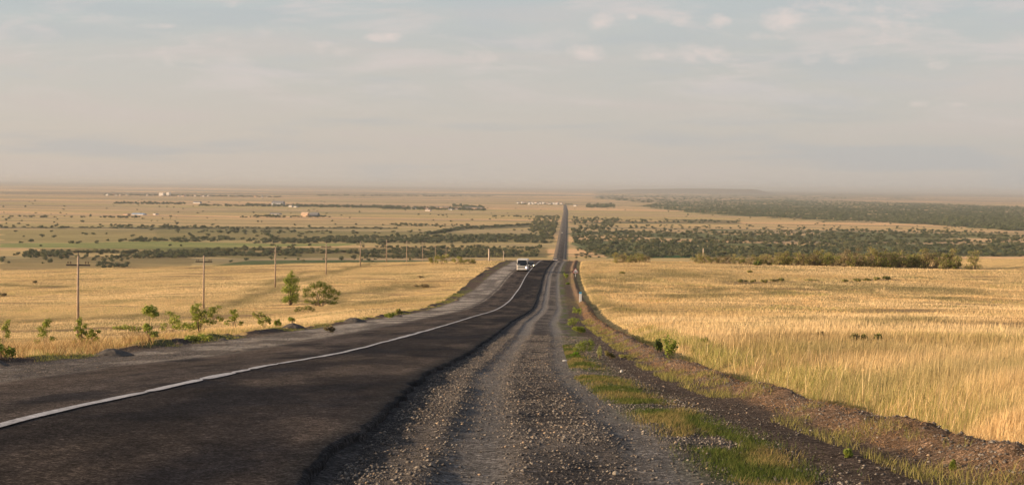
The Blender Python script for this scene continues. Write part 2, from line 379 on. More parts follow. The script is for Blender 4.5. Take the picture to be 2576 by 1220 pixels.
def build_plain():
    inv = np.linspace(1/62000., 1/1050., 620); d = 1/inv[::-1]
    u = np.linspace(-.60, .60, 720); U, D = np.meshgrid(u, d); X, Y = U*D, D
    Z = np.full_like(X, PLAIN) + 1.5*(fbm(X/900., Y/500., 3, 80)-.5)*sstep(2500, 6000, Y) + 72*np.clip((Y-17000)/43000, 0, 1)**.8
    px, py = project(X, Y, Z)
    nlo = fbm(X/2600., Y/900., 5, 81); nmd = fbm(X/520., Y/130., 5, 82); nst = fbm(X/1500., Y/210., 4, 83)
    tan = np.array([.76, .475, .24]); tan2 = np.array([.60, .41, .215]); brn = np.array([.40, .29, .18]); olv = np.array([.44, .35, .15])
    col = np.broadcast_to(tan, X.shape+(3,)); col = lerp(col, tan2, sstep(.35, .6, nlo))
    col = lerp(col, olv, sstep(.42, .62, nst)*.75*(1-sstep(7000, 11000, Y)))
    col = lerp(col, brn, sstep(.54, .68, nmd)*.8)
    bnd = fbm(X/1300., Y/75., 4, 85); col = lerp(col, [.24, .215, .115], sstep(.60, .70, bnd)*.7*(1-sstep(4200, 6500, Y)))
    bnd = fbm(X/2600., Y/230., 4, 86); col = lerp(col, [.25, .21, .14], sstep(.58, .70, bnd)*.7*sstep(3000, 5000, Y))
    col = lerp(col, [.20, .185, .165], sstep(16000, 30000, Y)*.8)
    vfar = fbm(X/7000., 18*np.log(Y), 5, 84); col = lerp(col, [.26, .21, .16], sstep(.50, .66, vfar)*sstep(4500, 8000, Y)*.75)
    for P, c, k in REG:
        jx = px + 50*(fbm(X/150., Y/60., 4, 90)-.5); jy = py + 5*(fbm(X/110., Y/45., 4, 91)-.5)
        col = np.where(in_poly(jx, jy, P)[..., None], lerp(col, c, k*(.75+.25*nmd) if P[0][0] < 1400 else k*sstep(.36, .50, fbm(X/170., Y/120., 4, 95))), col)
    tag(grid_mesh('plain', X, Y, Z, col, M_plain), 'wide tan steppe plain with scrub bands reaching the horizon', kind='structure')
    # faint mesa on the horizon
    xs = np.linspace(1500, 2030, 60); D0 = 24000.; V = []
    for i, p in enumerate(xs):
        a, y, z = ray(p, 480); t = D0/y; x = a*t; h = 12+50*sstep(1500, 1640, p)*(1-sstep(1890, 1960, p))*(.75+.25*sstep(1640, 1800, p)) 
        V += [(x, D0-700, PLAIN-3), (x, D0, PLAIN+h*1.55), (x, D0+2500, PLAIN+h*1.55), (x, D0+3500, PLAIN-3)]
    n = len(xs); idx = np.arange(n*4).reshape(n, 4); Fq = np.stack([idx[:-1, :-1], idx[1:, :-1], idx[1:, 1:], idx[:-1, 1:]], -1).reshape(-1, 4)
    tag(np_mesh('ridge', V, Fq, M_plain, None, np.broadcast_to([.2, .16, .13], (n*4, 3))), 'long low flat topped ridge on the horizon right of the road', kind='structure')
build_plain()
# ------------------------------------------------------------------ blades of grass (stuff)
def blades(x, y, h, w, lean, col, name, label, mat=None, tip=.15, bend=True):
    n = len(x); z = hz(x, y)-.03; rs = np.random.RandomState(n % 9973)
    ang = rs.rand(n)*2*np.pi; la = rs.rand(n)*2*np.pi
    dx, dy = np.cos(ang)*w/2, np.sin(ang)*w/2
    dx = np.where(np.abs(dx) < w*.25, np.sign(dx+1e-9)*w*.25, dx)
    lx, ly = np.cos(la)*lean*h + .10*h, np.sin(la)*lean*h
    m = .55
    P0 = np.stack([x-dx, y-dy, z], -1); P1 = np.stack([x+dx, y+dy, z], -1)
    P2 = np.stack([x+dx*.8+lx*m*.6, y+dy*.8+ly*m*.6, z+h*m], -1); P3 = np.stack([x-dx*.8+lx*m*.6, y-dy*.8+ly*m*.6, z+h*m], -1)
    P4 = np.stack([x+lx+dx*tip, y+ly+dy*tip, z+h], -1); P5 = np.stack([x+lx-dx*tip, y+ly-dy*tip, z+h], -1)
    V = np.stack([P0, P1, P2, P3, P4, P5], 1).reshape(-1, 3)
    b = np.arange(n)[:, None]*6
    Fq = np.concatenate([b+np.array([[0, 1, 2, 3]]), b+np.array([[3, 2, 4, 5]])], 0)
    cc = np.repeat(col[:, None, :], 6, 1).reshape(-1, 3)
    return tag(np_mesh(name, V, Fq, mat or M_grass, None, cc), label, name.replace('_', ' '), kind='stuff')
STRAW = np.array([.77, .55, .28]); STRAW2 = np.array([.84, .65, .39]); RUST = np.array([.60, .34, .14]); GRN = np.array([.27, .29, .08]); DKST = np.array([.40, .28, .13])
def field_cols(x, y, rs, green=0.0):
    n = len(x)
    c = np.repeat(STRAW[None], n, 0); c = lerp(c, STRAW2, rs.rand(n)*.8)
    c = lerp(c, RUST, sstep(.5, .68, fbm(x/7., y/10., 4, 101))*.65*rs.rand(n)*1.2)
    c = lerp(c, GRN, np.clip(sstep(.54, .70, fbm(x/8., y/13., 4, 102))*.8 + green, 0, 1)*(rs.rand(n) < .6))
    c = lerp(c, DKST, (rs.rand(n) < .20)*.6); nr = 1-sstep(70, 190, y); c = lerp(c, DKST, sstep(.50, .64, fbm(x/24., y/10., 4, 104))*.55*nr); c = lerp(c, [.30, .27, .12], sstep(.55, .68, fbm(x/13., y/6., 4, 105))*.5*nr); c = lerp(c, [.46, .33, .17], sstep(.46, .62, fbm(x/55., y/48., 3, 106))*.7*(1-nr)); c = lerp(c, STRAW2*1.05, sstep(.50, .35, fbm(x/40., y/40., 3, 107))*.6); c = lerp(c, DKST*.8, sstep(.64, .74, fbm(x/16., y/5., 4, 47))*.7)  # wide dark straw and olive noise patches paint in the shade of dips
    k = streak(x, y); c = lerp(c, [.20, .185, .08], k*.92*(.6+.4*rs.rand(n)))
    v = .20-.12*sstep(40, 160, y); return c*(1+v*(2*rs.rand(n)-1))[:, None]
def field(n, side, name, label, seed):
    rs = np.random.RandomState(seed)
    # denser close by, thinner far off
    k = rs.rand(n*2); tab = np.exp(np.linspace(math.log(11), math.log(520), 400)); sl = -zr(tab)/tab
    cdf = np.concatenate([[0], np.cumsum(np.abs(np.diff(sl))*1.0 + .00010*np.diff(np.log(tab))*45)]); cdf /= cdf[-1]
    y = np.interp(k, cdf, tab)
    u = rs.uniform(-.47, .47, n*2); x = u*y*1.05
    s = x-cx(y)
    e1 = 11.0+1.1*(fbm(x/.9, y/1.4, 4, 42)-.45); e2 = -9.5-.7*(fbm(y/9., 0*y, 3, 19)-.5) - 1.5*sstep(150, 300, y)
    ok = (s > e1) if side > 0 else (s < e2)
    x, y, s = x[ok], y[ok], s[ok]
    n = len(x)
    dens = fbm(x/3.0, y/4.5, 4, 110); ok = rs.rand(n) < np.clip(.62+2.2*(dens-.5)*(1-.7*sstep(60, 150, y)), .12, 1)
    bare = sstep(.66, .74, fbm(x/16., y/5., 4, 47)); ok &= rs.rand(n) > bare*.45
    x, y, s = x[ok], y[ok], s[ok]; n = len(x)
    edge = np.clip((np.abs(s)-11.0)/4., 0, 1) if side > 0 else np.clip((-s-9.6)/5., 0, 1)
    h = (.30+.42*rs.rand(n))*(.45+.45*fbm(x/5., y/7., 3, 111)+.7*np.clip(fbm(x/1.2, y/1.6, 2, 113)-.3, 0, 1))*(.65+.45*edge)*(1 if side > 0 else .72) * (.96-.50*sstep(12, 150, y))
    tall = rs.rand(n) < .05; h = np.where(tall, h*1.35, h); h = h*(1-.35*sstep(2.5, .2, np.abs(s)-11)) if side > 0 else h
    w = np.maximum(.006, y/1422.*.38)*(.7+.6*rs.rand(n))
    g = .85*sstep(3.4, .3, np.abs(s)-11) * sstep(.34, .52, fbm(x/2.5, y/4., 3, 112))
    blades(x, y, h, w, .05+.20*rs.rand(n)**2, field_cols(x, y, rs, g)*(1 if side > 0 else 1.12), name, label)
field(1000000, 1, 'steppe_grass', 'tall golden dry grass covering the field right of the road', 201)
field(720000, -1, 'meadow_grass', 'golden dry grass covering the slope left of the road', 202)
def strip(n, y0, y1, s0, s1, hmin, hmax, colf, mask, name, label, seed, wmin=.006, lean=.4, pw=1.0):
    rs = np.random.RandomState(seed); y = np.exp(rs.uniform(math.log(y0), math.log(y1), n)); s = rs.uniform(s0, s1, n)
    x = s+cx(y); ok = mask(x, y, s, rs); x, y, s = x[ok], y[ok], s[ok]; n = len(x)
    h = rs.uniform(hmin, hmax, n); w = np.maximum(wmin, y/1422.*.5)*(.7+.6*rs.rand(n))
    blades(x, y, h, w, lean*(.5+rs.rand(n)), colf(x, y, s, rs), name, label)
gcol = lambda a, b: (lambda x, y, s, rs: lerp(np.repeat(np.array(a)[None], len(x), 0), b, rs.rand(len(x)))*(.7+.6*rs.rand(len(x)))[:, None])
strip(190000, 9.5, 62, 6.9, 8.6, .03, .11, lambda x, y, s, rs: lerp(lerp(np.repeat(np.array([[.06, .095, .022]]), len(x), 0), [.17, .17, .055], rs.rand(len(x))**2), [.34, .25, .11], np.clip(sstep(.42, .62, fbm(x/.9, y/1.5, 3, 140)), 0, .8)*(rs.rand(len(x)) < .7))*(.7+.6*rs.rand(len(x)))[:, None],
      lambda x, y, s, rs: (rs.rand(len(x)) < sstep(.34, .52, fbm(x/.7, y/2., 4, 45))*np.exp(-((s-7.55-.02*(20-y)-.5*(fbm(y/3., 0*y, 3, 47)-.5))/.36)**2)*1.3) & (fbm(y/6., 0*y, 2, 120)+.25*(y < 27) > .42), 'short_grass', 'short green grass in a strip between gravel and dirt', 301)
strip(22000, 9.5, 120, 8.9, 9.8, .03, .16, gcol((.36, .29, .12), (.18, .19, .05)),
      lambda x, y, s, rs: rs.rand(len(x)) < sstep(.47, .62, fbm(x/.7, y/2., 3, 46)), 'sparse_grass', 'thin yellow green grass tufts on the dirt below the ridge', 302)
strip(26000, 10, 90, 11.0, 13.2, .15, .42, lambda x, y, s, rs: lerp(np.repeat(np.array([[.20, .24, .06]]), len(x), 0), [.55, .43, .19], rs.rand(len(x))**.7)*(.75+.5*rs.rand(len(x)))[:, None],
      lambda x, y, s, rs: rs.rand(len(x)) < sstep(.46, .60, fbm(x/1.6, y/3., 3, 141))*sstep(13.6, 12, s), 'edge_weeds', 'green and straw weeds mixed along the near edge of the right field', 306, lean=.35)
strip(4200, 10, 60, 10.8, 30, .45, .72, gcol((.76, .60, .35), (.66, .47, .24)), lambda x, y, s, rs: rs.rand(len(x)) < .9, 'tall_stalks', 'tall pale seed stalks rising above the right field grass', 307, lean=.22, wmin=.006)
strip(60000, 9.5, 200, 9.3, 10.9, .02, .10, gcol((.46, .27, .13), (.30, .19, .11)),
      lambda x, y, s, rs: rs.rand(len(x)) < .6*sstep(.4, .6, fbm(x/.4, y/.8, 3, 131)), 'dry_litter', 'brown straw litter lying along the ploughed ridge', 303, lean=1.6)
strip(26000, 12, 230, -10.2, -7.9, .03, .14, gcol((.16, .20, .045), (.36, .30, .10)),
      lambda x, y, s, rs: rs.rand(len(x)) < sstep(.50, .62, fbm(x/1.5, y/5., 3, 44)), 'verge_grass', 'low green grass patches along the left gravel edge', 304)
strip(7000, 33, 60, -12.4, -8.6, .15, .6, gcol((.30, .17, .07), (.6, .42, .20)),
      lambda x, y, s, rs: rs.rand(len(x)) < sstep(.45, .6, fbm(x/.8, y/1.6, 3, 132)), 'dry_weeds', 'tangled rusty dry weed stalks on the left verge', 305, wmin=.016, lean=.7)
# ------------------------------------------------------------------ loose stones (stuff)
def stones(n, name, label, zone, seed, smax=.035):
    rs = np.random.RandomState(seed)
    y = np.exp(rs.uniform(math.log(9.5), math.log(75), n)); s = zone(rs, n); x = s+cx(y)
    rut = np.exp(-((s-4.95)/.3)**4)+np.exp(-((s-6.75)/.3)**4)
    ok = rs.rand(n) < (1-.7*np.clip(rut, 0, 1))*(.30+.7*sstep(.3, .7, fbm(x/1.3, y/1.1, 4, 150)))*(1-.85*sstep(8.1, 8.5, s)*sstep(9.7, 9.3, s)); x, y = x[ok], y[ok]; n = len(x)
    r = .0022+smax*rs.rand(n)**10 + .0022*rs.rand(n) + y*.00018
    D = np.array([(1, 0, 0), (-1, 0, 0), (0, 1, 0), (0, -1, 0), (0, 0, .8), (0, 0, -.5), ])
    P = D[None]*(.7+.6*rs.rand(n, 6, 1)) + .25*(rs.rand(n, 6, 3)-.5)
    a = rs.rand(n)*6.28; ca, sa = np.cos(a)[:, None], np.sin(a)[:, None]
    X = P[..., 0]*ca-P[..., 1]*sa; Y = (P[..., 0]*sa+P[..., 1]*ca); Z = P[..., 2]
    V = np.stack([X*r[:, None]+x[:, None], Y*r[:, None]+y[:, None], Z*r[:, None]*.8+(hz(x, y)+r*.25)[:, None]], -1).reshape(-1, 3)
    T = np.array([(0, 2, 4), (2, 1, 4), (1, 3, 4), (3, 0, 4), (2, 0, 5), (1, 2, 5), (3, 1, 5), (0, 3, 5)])
    Fq = (np.arange(n)[:, None, None]*6+T[None]).reshape(-1, 3)
    base = lerp(np.repeat(np.array([[.10, .09, .085]]), n, 0), [.30, .265, .23], rs.rand(n)**2.4); base = lerp(base, [.40, .29, .20], (rs.rand(n) < .06)*.8)
    tag(np_mesh(name, V, Fq, M_stone, None, np.repeat(base[:, None], 6, 1).reshape(-1, 3)), label, 'gravel', kind='stuff')
stones(230000, 'gravel', 'loose grey and tan pebbles on the right gravel shoulder', lambda r, n: r.uniform(3.75, 10.9, n), 401, .024)
stones(45000, 'pale_gravel', 'pale crushed stone on the left road shoulder', lambda r, n: r.uniform(-8.8, -3.6, n), 402, .014)
# ------------------------------------------------------------------ plants
def leafcloud(rs, lobes, n, leaf, cols, aspect=.6, shell=.55, tuft=0):
    """leaf clumps spread through ellipsoid lobes [(x,y,z,rx,ry,rz)]"""
    L = np.array(lobes, float); vol = (L[:, 3]*L[:, 4]*L[:, 5])**.8; k = rs.choice(len(L), n, p=vol/vol.sum())
    d = rs.randn(n, 3); d /= np.linalg.norm(d, axis=1)[:, None]; r = shell+(1-shell)*rs.rand(n)**.6
    r = np.where(rs.rand(n) < .12, r*1.18, r)
    c = L[k, :3]+d*r[:, None]*L[k, 3:]
    c[:, 2] = np.maximum(c[:, 2], .02)
    a = rs.randn(n, 3); a /= np.linalg.norm(a, axis=1)[:, None]; b = np.cross(a, d+.4*rs.randn(n, 3)); b /= np.linalg.norm(b, axis=1)[:, None]+1e-6
    s = leaf*(.6+.8*rs.rand(n))[:, None]; a = a*s; b = b*s*aspect
    V = np.stack([c-a, c+b, c+a, c-b], 1).reshape(-1, 3)
    col = np.array(cols)[rs.randint(len(cols), size=n)]*(.75+.5*rs.rand(n))[:, None]
    return V, np.arange(n*4).reshape(n, 4), np.repeat(col[:, None], 4, 1).reshape(-1, 3)
GREENS = [(.27, .33, .06), (.18, .24, .05), (.36, .38, .09)]; OLIVES = [(.32, .31, .09), (.22, .23, .07), (.38, .33, .14)]
GREYG = [(.135, .15, .08), (.18, .185, .105), (.115, .135, .07)]; DRY = [(.36, .28, .17), (.28, .22, .13), (.22, .20, .09)]
DARKG = [(.085, .11, .05), (.11, .13, .06), (.075, .10, .045)]
def limbs(rs, lobes, r0, base=(0, 0, 0), stems=1, spread=.15):
    m = MB(); L = list(lobes); bs = [(base[0]+rs.uniform(-spread, spread), base[1]+rs.uniform(-spread, spread), -.15) for _ in range(stems)]
    for i, l in enumerate(L):
        b = bs[i % stems]; t = np.array(l[:3])+np.array([0, 0, l[5]*.3]); mid = (b[0]*.6+t[0]*.4+rs.uniform(-.1, .1)*l[3], b[1]*.6+t[1]*.4, t[2]*.5)
        m.tube([b, mid, tuple(t)], [r0, r0*.6, r0*.15], 5)
    return m
def plant(name, rs, lobes, n, leaf, cols, r0=.04, stems=2, spread=.15, shell=.4, mat=None, crown='crown', aspect=.6):
    root = empty(name)
    limbs(rs, lobes, r0, stems=stems, spread=spread).build('trunk' if crown == 'crown' else 'stem', M_bark, root, smooth=True)
    V, Fq, cl = leafcloud(rs, lobes, n, leaf, cols, shell=shell, aspect=aspect)
    np_mesh(crown, V, Fq, mat or M_leaf, root, cl); return root
def rand_lobes(rs, w, h, n, z0=.35, slim=.32):
    out = []
    for i in range(n):
        z = h*(z0+(1-z0)*rs.rand()); k = (1-abs((z/h)-.6)*1.0)
        out.append((rs.uniform(-.5, .5)*w*k, rs.uniform(-.5, .5)*w*k, z*.88, w*slim*rs.uniform(.7, 1.2), w*slim*rs.uniform(.7, 1.2), h*.16*rs.uniform(.7, 1.3)))
    return out
rs = np.random.RandomState(5)
def put(root, px, py, label, cat, group=None, sc=1.0, rz=None, sink=.05, far=700):
    x, y, z = ground_at(px, py, far); root.location = (x, y, z-sink); root.scale = (sc,)*3
    root.rotation_euler = (0, 0, rs.uniform(0, 6.28) if rz is None else rz); tag(root, label, cat, group); return root
# the pair on the left slope
def px2m(n, py_, px_):                 # metres spanned by n photo pixels at that ground point
    x, y, z = ground_at(px_, py_); return n*y/F
h = px2m(72, 768, 732)
lob = [(.5, 0, h*.16, .6, .5, h*.12), (-.75, 0, h*.16, .5, .5, h*.1), (.6, 0, h*.72, .5, .4, h*.12), (-.6, 0, h*.72, .45, .4, h*.1), (0, 0, h*.85, .6, .4, h*.13), (-.15, .1, h*.66, .85, .5, h*.15), (.35, 0, h*.5, .9, .6, h*.14), (-.55, 0, h*.45, .75, .6, h*.13), (.35, .2, h*.3, .7, .6, h*.12), (-.3, -.1, h*.22, .6, .5, h*.09), (.1, 0, h*.96, .25, .2, h*.07)]
put(plant('young_tree', rs, lob, 3200, .08, GREENS, .05, 3, shell=.1), 732, 768, 'bright green upright young tree on the left slope, left of the wider bushy one', 'tree', rz=0, sc=1.22)
w = px2m(86, 770, 808); h = px2m(58, 770, 808)
lob = [(-.38*w, 0, h*.62, w*.13, .5, h*.16), (-.2*w, 0, h*.78, w*.16, .5, h*.15), (0, 0, h*.86, w*.17, .6, h*.15), (.14*w, .1, h*.74, w*.17, .6, h*.17), (.3*w, 0, h*.6, w*.14, .5, h*.15), (.44*w, 0, h*.52, w*.09, .4, h*.12), (.05*w, 0, h*.55, w*.2, .6, h*.16), (-.22*w, 0, h*.45, w*.14, .5, h*.14), (.2*w, 0, h*.4, w*.16, .5, h*.1), (.38*w, 0, h*.32, w*.09, .4, h*.1), (-.35*w, -.3, h*.2, w*.12, .4, h*.1), (.05*w, 0, h*.2, w*.2, .5, h*.12), (-.15*w, 0, h*.15, w*.18, .5, h*.1), (.3*w, 0, h*.15, w*.15, .5, h*.1), (-.42*w, 0, h*.42, w*.1, .4, h*.14)]
put(plant('bushy_tree', rs, lob, 4300, .075, GREENS+[(.16, .20, .045)], .05, 8, w*.24, shell=0.), 808, 770, 'broad many stemmed green tree on the left slope, right of the upright young one', 'tree', rz=0, sc=1.12)
w = px2m(60, 785, 765)
lob = [(-.2*w, 0, .45, w*.2, .4, .35), (.15*w, 0, .6, w*.2, .4, .4), (.35*w, 0, .4, w*.14, .3, .3), (-.35*w, 0, .2, w*.1, .3, .2)]
put(plant('low_shrub', rs, lob, 420, .09, [(.24, .26, .07), (.3, .28, .1)], .02, 4, w*.2, crown='foliage'), 765, 785, 'low yellow green shrub growing in front of the two left slope trees', 'shrub', rz=0)
# saplings along the left verge: px, base py, height px, width px, density, label
SAP = [(5,880,58,36,260,'green sapling cut by the left edge of the photo, beside the verge','a'),
 (113,872,55,44,240,'thin yellow green sapling left of the nearest utility pole','a'),
 (206,872,58,30,200,'spiky green sapling at the foot of the nearest utility pole','a'),
 (236,872,36,34,170,'small wispy sapling just right of the nearest utility pole','a'),
 (321,838,20,50,130,'flat low shrub between the nearest pole and the bare stemmed sapling','b'),
 (376,860,78,40,330,'tall bare stemmed sapling with a round leafy top and lower tufts','c'),
 (432,838,42,44,230,'leaning green sapling right of the bare stemmed one','a'),
 (468,838,26,30,110,'small sparse shrub between two green saplings near the second pole','b'),
 (508,838,58,56,380,'leafy green sapling clump below the second utility pole','a'),
 (543,812,34,36,190,'green sapling just right of the second utility pole foot','a'),
 (588,826,38,34,130,'forked wispy sapling standing alone right of the second pole','a'),
 (652,808,22,22,70,'tiny green sapling in the grass left of the two trees','b'),
 (665,826,24,22,70,'tiny leaning sapling nearer the road below the two trees','b'),
 (500,862,20,44,190,'dark green low weed bush on the left verge beside a dirt mound','b'),
 (10,905,40,40,120,'yellowish weed bush on the verge at the far left edge','b')]
for px, py, hp, wp, n, lab, kind in SAP:
    x, y, z = ground_at(px, py); h, w = hp*y/F, wp*y/F
    if kind == 'c': lob = [(0, 0, h*.82, w*.42, w*.36, h*.13), (w*.22, 0, h*.72, w*.25, .2, h*.08), (-.05, 0, h*.36, w*.3, w*.2, h*.08), (w*.2, 0, h*.22, w*.3, w*.2, h*.09), (-w*.15, 0, h*.45, w*.12, .1, h*.05)]
    elif kind == 'a': lob = [(w*rs.uniform(-.38, .38)*(1-.5*i/11)*1.2, rs.uniform(-.3, .3)*w, h*(.2+.75*i/11), w*.19, w*.19, h*.11) for i in range(12)]
    else: lob = [(w*(i/5-.5)*.9, rs.uniform(-.2, .2)*w, h*rs.uniform(.4, .75), w*.2, w*.2, h*.28) for i in range(6)]
    p = plant('sapling' if kind != 'b' else 'low_shrub', rs, lob, int(n*3.4), .016+.00035*y, GREENS+[(.40, .38, .12)], .012, 3, w*.12, shell=0., crown='crown' if kind != 'b' else 'foliage')
    put(p, px, py, lab, 'sapling' if kind != 'b' else 'shrub', rz=0, sc=1.3)
# row of young trees on the brow to the right
protos = []
for i in range(7):
    w, hh = rs.uniform(2.6, 4.2), rs.uniform(3.6, 5.2); dry = i in (2, 5)
    protos.append((plant('dry_tree' if dry else 'row_tree', rs, rand_lobes(rs, w, hh, 14, .10, .27), 1300, .13, DRY if dry else (OLIVES+GREENS[:2]+DRY if i % 2 else OLIVES+DRY[:1]), .05, 5, .7, shell=.05), dry))
row = [(1552,653),(1620,655),(1700,655),(1760,655),(1850,656),(1960,657),(2080,662),(2200,668),(2300,672),(2405,677)]
rx = np.array([p[0] for p in row]); ry = np.array([p[1] for p in row]); used = set()
def row_place(px, py, pi, sc, lab=None, dd=0):
    root, dry = protos[pi]
    a, yy_, zz_ = ray(px, py); t = 408+dd; x, y = a*t/yy_, t
    z = float(hz(x, y))
    if pi in used: o = copy_tree(root, (x, y, z-.1), rs.uniform(0, 6.28), sc)
    else: used.add(pi); o = root; o.location = (x, y, z-.1); o.rotation_euler = (0, 0, 1.); o.scale = (sc,)*3
    sec = 'left end' if px < 1850 else ('middle' if px < 2150 else 'right half')
    if lab: tag(o, lab, 'tree'); 
    else: tag(o, ('greyish half bare tree' if dry else 'olive green bushy tree')+' in the %s of the long tree row on the brow' % sec, 'tree', 'trees in the row on the brow of the right field, '+sec+(', half bare' if dry else ', leafy'))
    return o
px = 1550
while px < 2410:
    py = np.interp(px, rx, ry); big = sstep(1800, 2250, px)*.55+.74
    if 1640 < px < 1745 and rs.rand() < .8: px += 18; continue
    row_place(px, py, rs.randint(7), big*rs.uniform(.8, 1.12), dd=rs.uniform(-6, 6)); px += rs.uniform(9, 17)
for i in range(26): row_place(rs.uniform(1860, 2390), 668, rs.randint(7), rs.uniform(.7, 1.0), dd=rs.uniform(8, 26))
row_place(2448, 677, 0, 1.25, 'leafy green tree standing alone at the right end of the tree row', dd=-4)
# small bushes and weed clumps on the near fields
WEED = [(1905,668,20,12,'round green bush alone near the brow of the right field',DARKG+GREENS),
 (1886,686,12,4,'tiny low bush below the round bush on the right field',OLIVES),
 (1868,712,24,9,'brown weed clump, leftmost of the three before the tree row',DRY+OLIVES),(1895,711,16,7,'brown weed clump, second of three in the right field',DRY+OLIVES),
 (1921,713,16,9,'brown weed clump, third of three in the right field',DRY+OLIVES),(1950,709,22,6,'thin brown weed patch right of three weed clumps',DRY+OLIVES),(1968,708,16,8,'dark weed clump next to a thin brown weed patch',OLIVES),
 (2045,708,50,5,'long thin weed strip in the middle of the right field',DRY+OLIVES),
 (2127,710,14,6,'olive weed clump at the left end of the long weed line',OLIVES),(2152,709,22,7,'olive weed clump second along the long weed line',OLIVES),(2180,707,24,6,'olive weed clump in the middle of the long weed line',OLIVES),(2205,706,22,8,'olive weed clump near the end of the weed line',OLIVES),(2232,704,24,9,'dark olive weed clump at the right end of the weed line',OLIVES+DARKG),
 (1565,688,14,3,'small dark weed clump beside the road sign on the right field',OLIVES),
 (1772,866,16,17,'small green shrub standing in the tall right hand grass',GREENS+OLIVES),
 (2150,862,30,20,'dark weed clump, left of three in the right foreground grass',OLIVES+DRY),(2180,862,26,18,'dark weed clump, middle of three in the right foreground grass',OLIVES),(2208,862,20,16,'dark weed clump, right of three in the right foreground grass',DARKG+OLIVES),
 (2060,850,20,12,'rusty weed tuft left of the three dark clumps',DRY),(1680,905,46,52,'tall green weed bush on the ploughed ridge at the field edge',GREENS),(1655,888,20,34,'narrow dark green weed beside the tall weed bush',GREENS+DARKG),
 (86,712,12,6,'small brown weed clump on the far left slope',DRY),(3,745,22,8,'brown weed clump at the left edge of the slope',DRY),(1062,700,14,6,'rust coloured weed clump on the slope right of the bushy tree',DRY),(1060,724,40,9,'wide brown weed patch on the slope near the gravel',DRY),
 (830,836,26,14,'grey dry weed tuft near the verge below the trees',DRY),(980,800,26,12,'green weed clump at the gravel edge by a dirt mound',GREENS),(1005,790,16,12,'dark weed at the gravel edge beyond the mounds',OLIVES),(735,812,20,12,'leafy weed beside the black dirt mound',GREENS),(700,822,16,16,'thin leafy weed left of the black dirt mound',GREENS)]
wp_ = {}
for px, py, wpx, hpx, lab, cols in WEED:
    x, y, z = ground_at(px, py); w, h = wpx*y/F, max(hpx*y/F, .3)+.15
    lob = [(w*(rs.rand()-.5)*.8, w*(rs.rand()-.5)*.4, h*rs.uniform(.35, .75), w*.26, w*.2, h*.3) for i in range(6)]
    p = plant('weed_clump', rs, lob, 520, .018+.0004*y, cols, .01, 4, w*.2, shell=0., crown='foliage'); put(p, px, py, lab, 'weed', rz=0)
# bushes at the brow left of the road
for px, wpx, hpx, lab in [(1090,26,18,'olive bush on the brow left of the road, leftmost of four'),(1112,30,26,'tall olive bush on the brow left of the road, second of four'),(1150,26,24,'tall olive bush on the brow left of the road, third of four'),(1180,30,14,'low yellowish bush on the brow, rightmost of four')]:
    x, y, z = ground_at(px, 664); w, h = wpx*y/F, hpx*y/F
    p = plant('brow_bush', rs, [(w*(rs.rand()-.5), (rs.rand()-.5)*w, h*rs.uniform(.3, .8), w*.22, w*.2, h*.2) for i in range(8)], 420, .16, OLIVES, .03, 4, w*.2, crown='foliage'); put(p, px, 664, lab, 'bush', rz=0)
# plants on the right verge strip
VERGE = [(1450,795,30,26,'green weed mound at the far end of the right verge strip',GREENS),(1440,822,40,26,'leafy green weed patch on the right verge before the marker post',GREENS),(1462,838,44,22,'bright yellow green weed mound on the right verge',[(.28,.3,.06),(.2,.25,.05)]),
 (1466,895,56,46,'largest green weed bush on the right verge strip',GREENS),(1448,898,26,14,'bright green leafy weed left of the largest verge bush',[(.16,.28,.03)]),(1507,903,24,40,'pale grey green upright plant on the right verge',[(.36,.36,.16),(.28,.3,.13)]),(1535,902,30,24,'thin dry yellow weed right of the pale upright plant',[(.3,.26,.1)]),(1570,900,36,10,'low olive weed spread on the dirt by the ridge',OLIVES),
 (1565,984,30,10,'pale round grass tuft above the green strip',[(.42,.42,.18)]),
 (1424,700,14,14,'small green weed on the gravel by the road sign',GREENS),(1428,716,12,6,'low bright weed on the gravel nearer than the road sign',[(.2,.28,.05)]),(2135,1150,24,28,'small leafy weed standing on the brown dirt at lower right',GREENS),(2400,1180,22,30,'thin leafy weed among dirt at the lower right',GREENS)]
for px, py, wpx, hpx, lab, cols in VERGE:
    x, y, z = ground_at(px, py); w, h = wpx*y/F, hpx*y/F
    up = px == 1507
    lob = [(w*(rs.rand()-.5)*(.3 if up else .8), w*(rs.rand()-.5)*.6, h*rs.uniform(.25, .8), w*(.16 if up else .2), w*.2, h*.22) for i in range(8)]
    p = plant('verge_weed', rs, lob, 1500 if wpx > 40 else 750, .012+.00035*y, cols, .008, 5, w*.15, shell=0., crown='foliage', aspect=.28); put(p, px, py, lab, 'weed', rz=0, sink=.02)
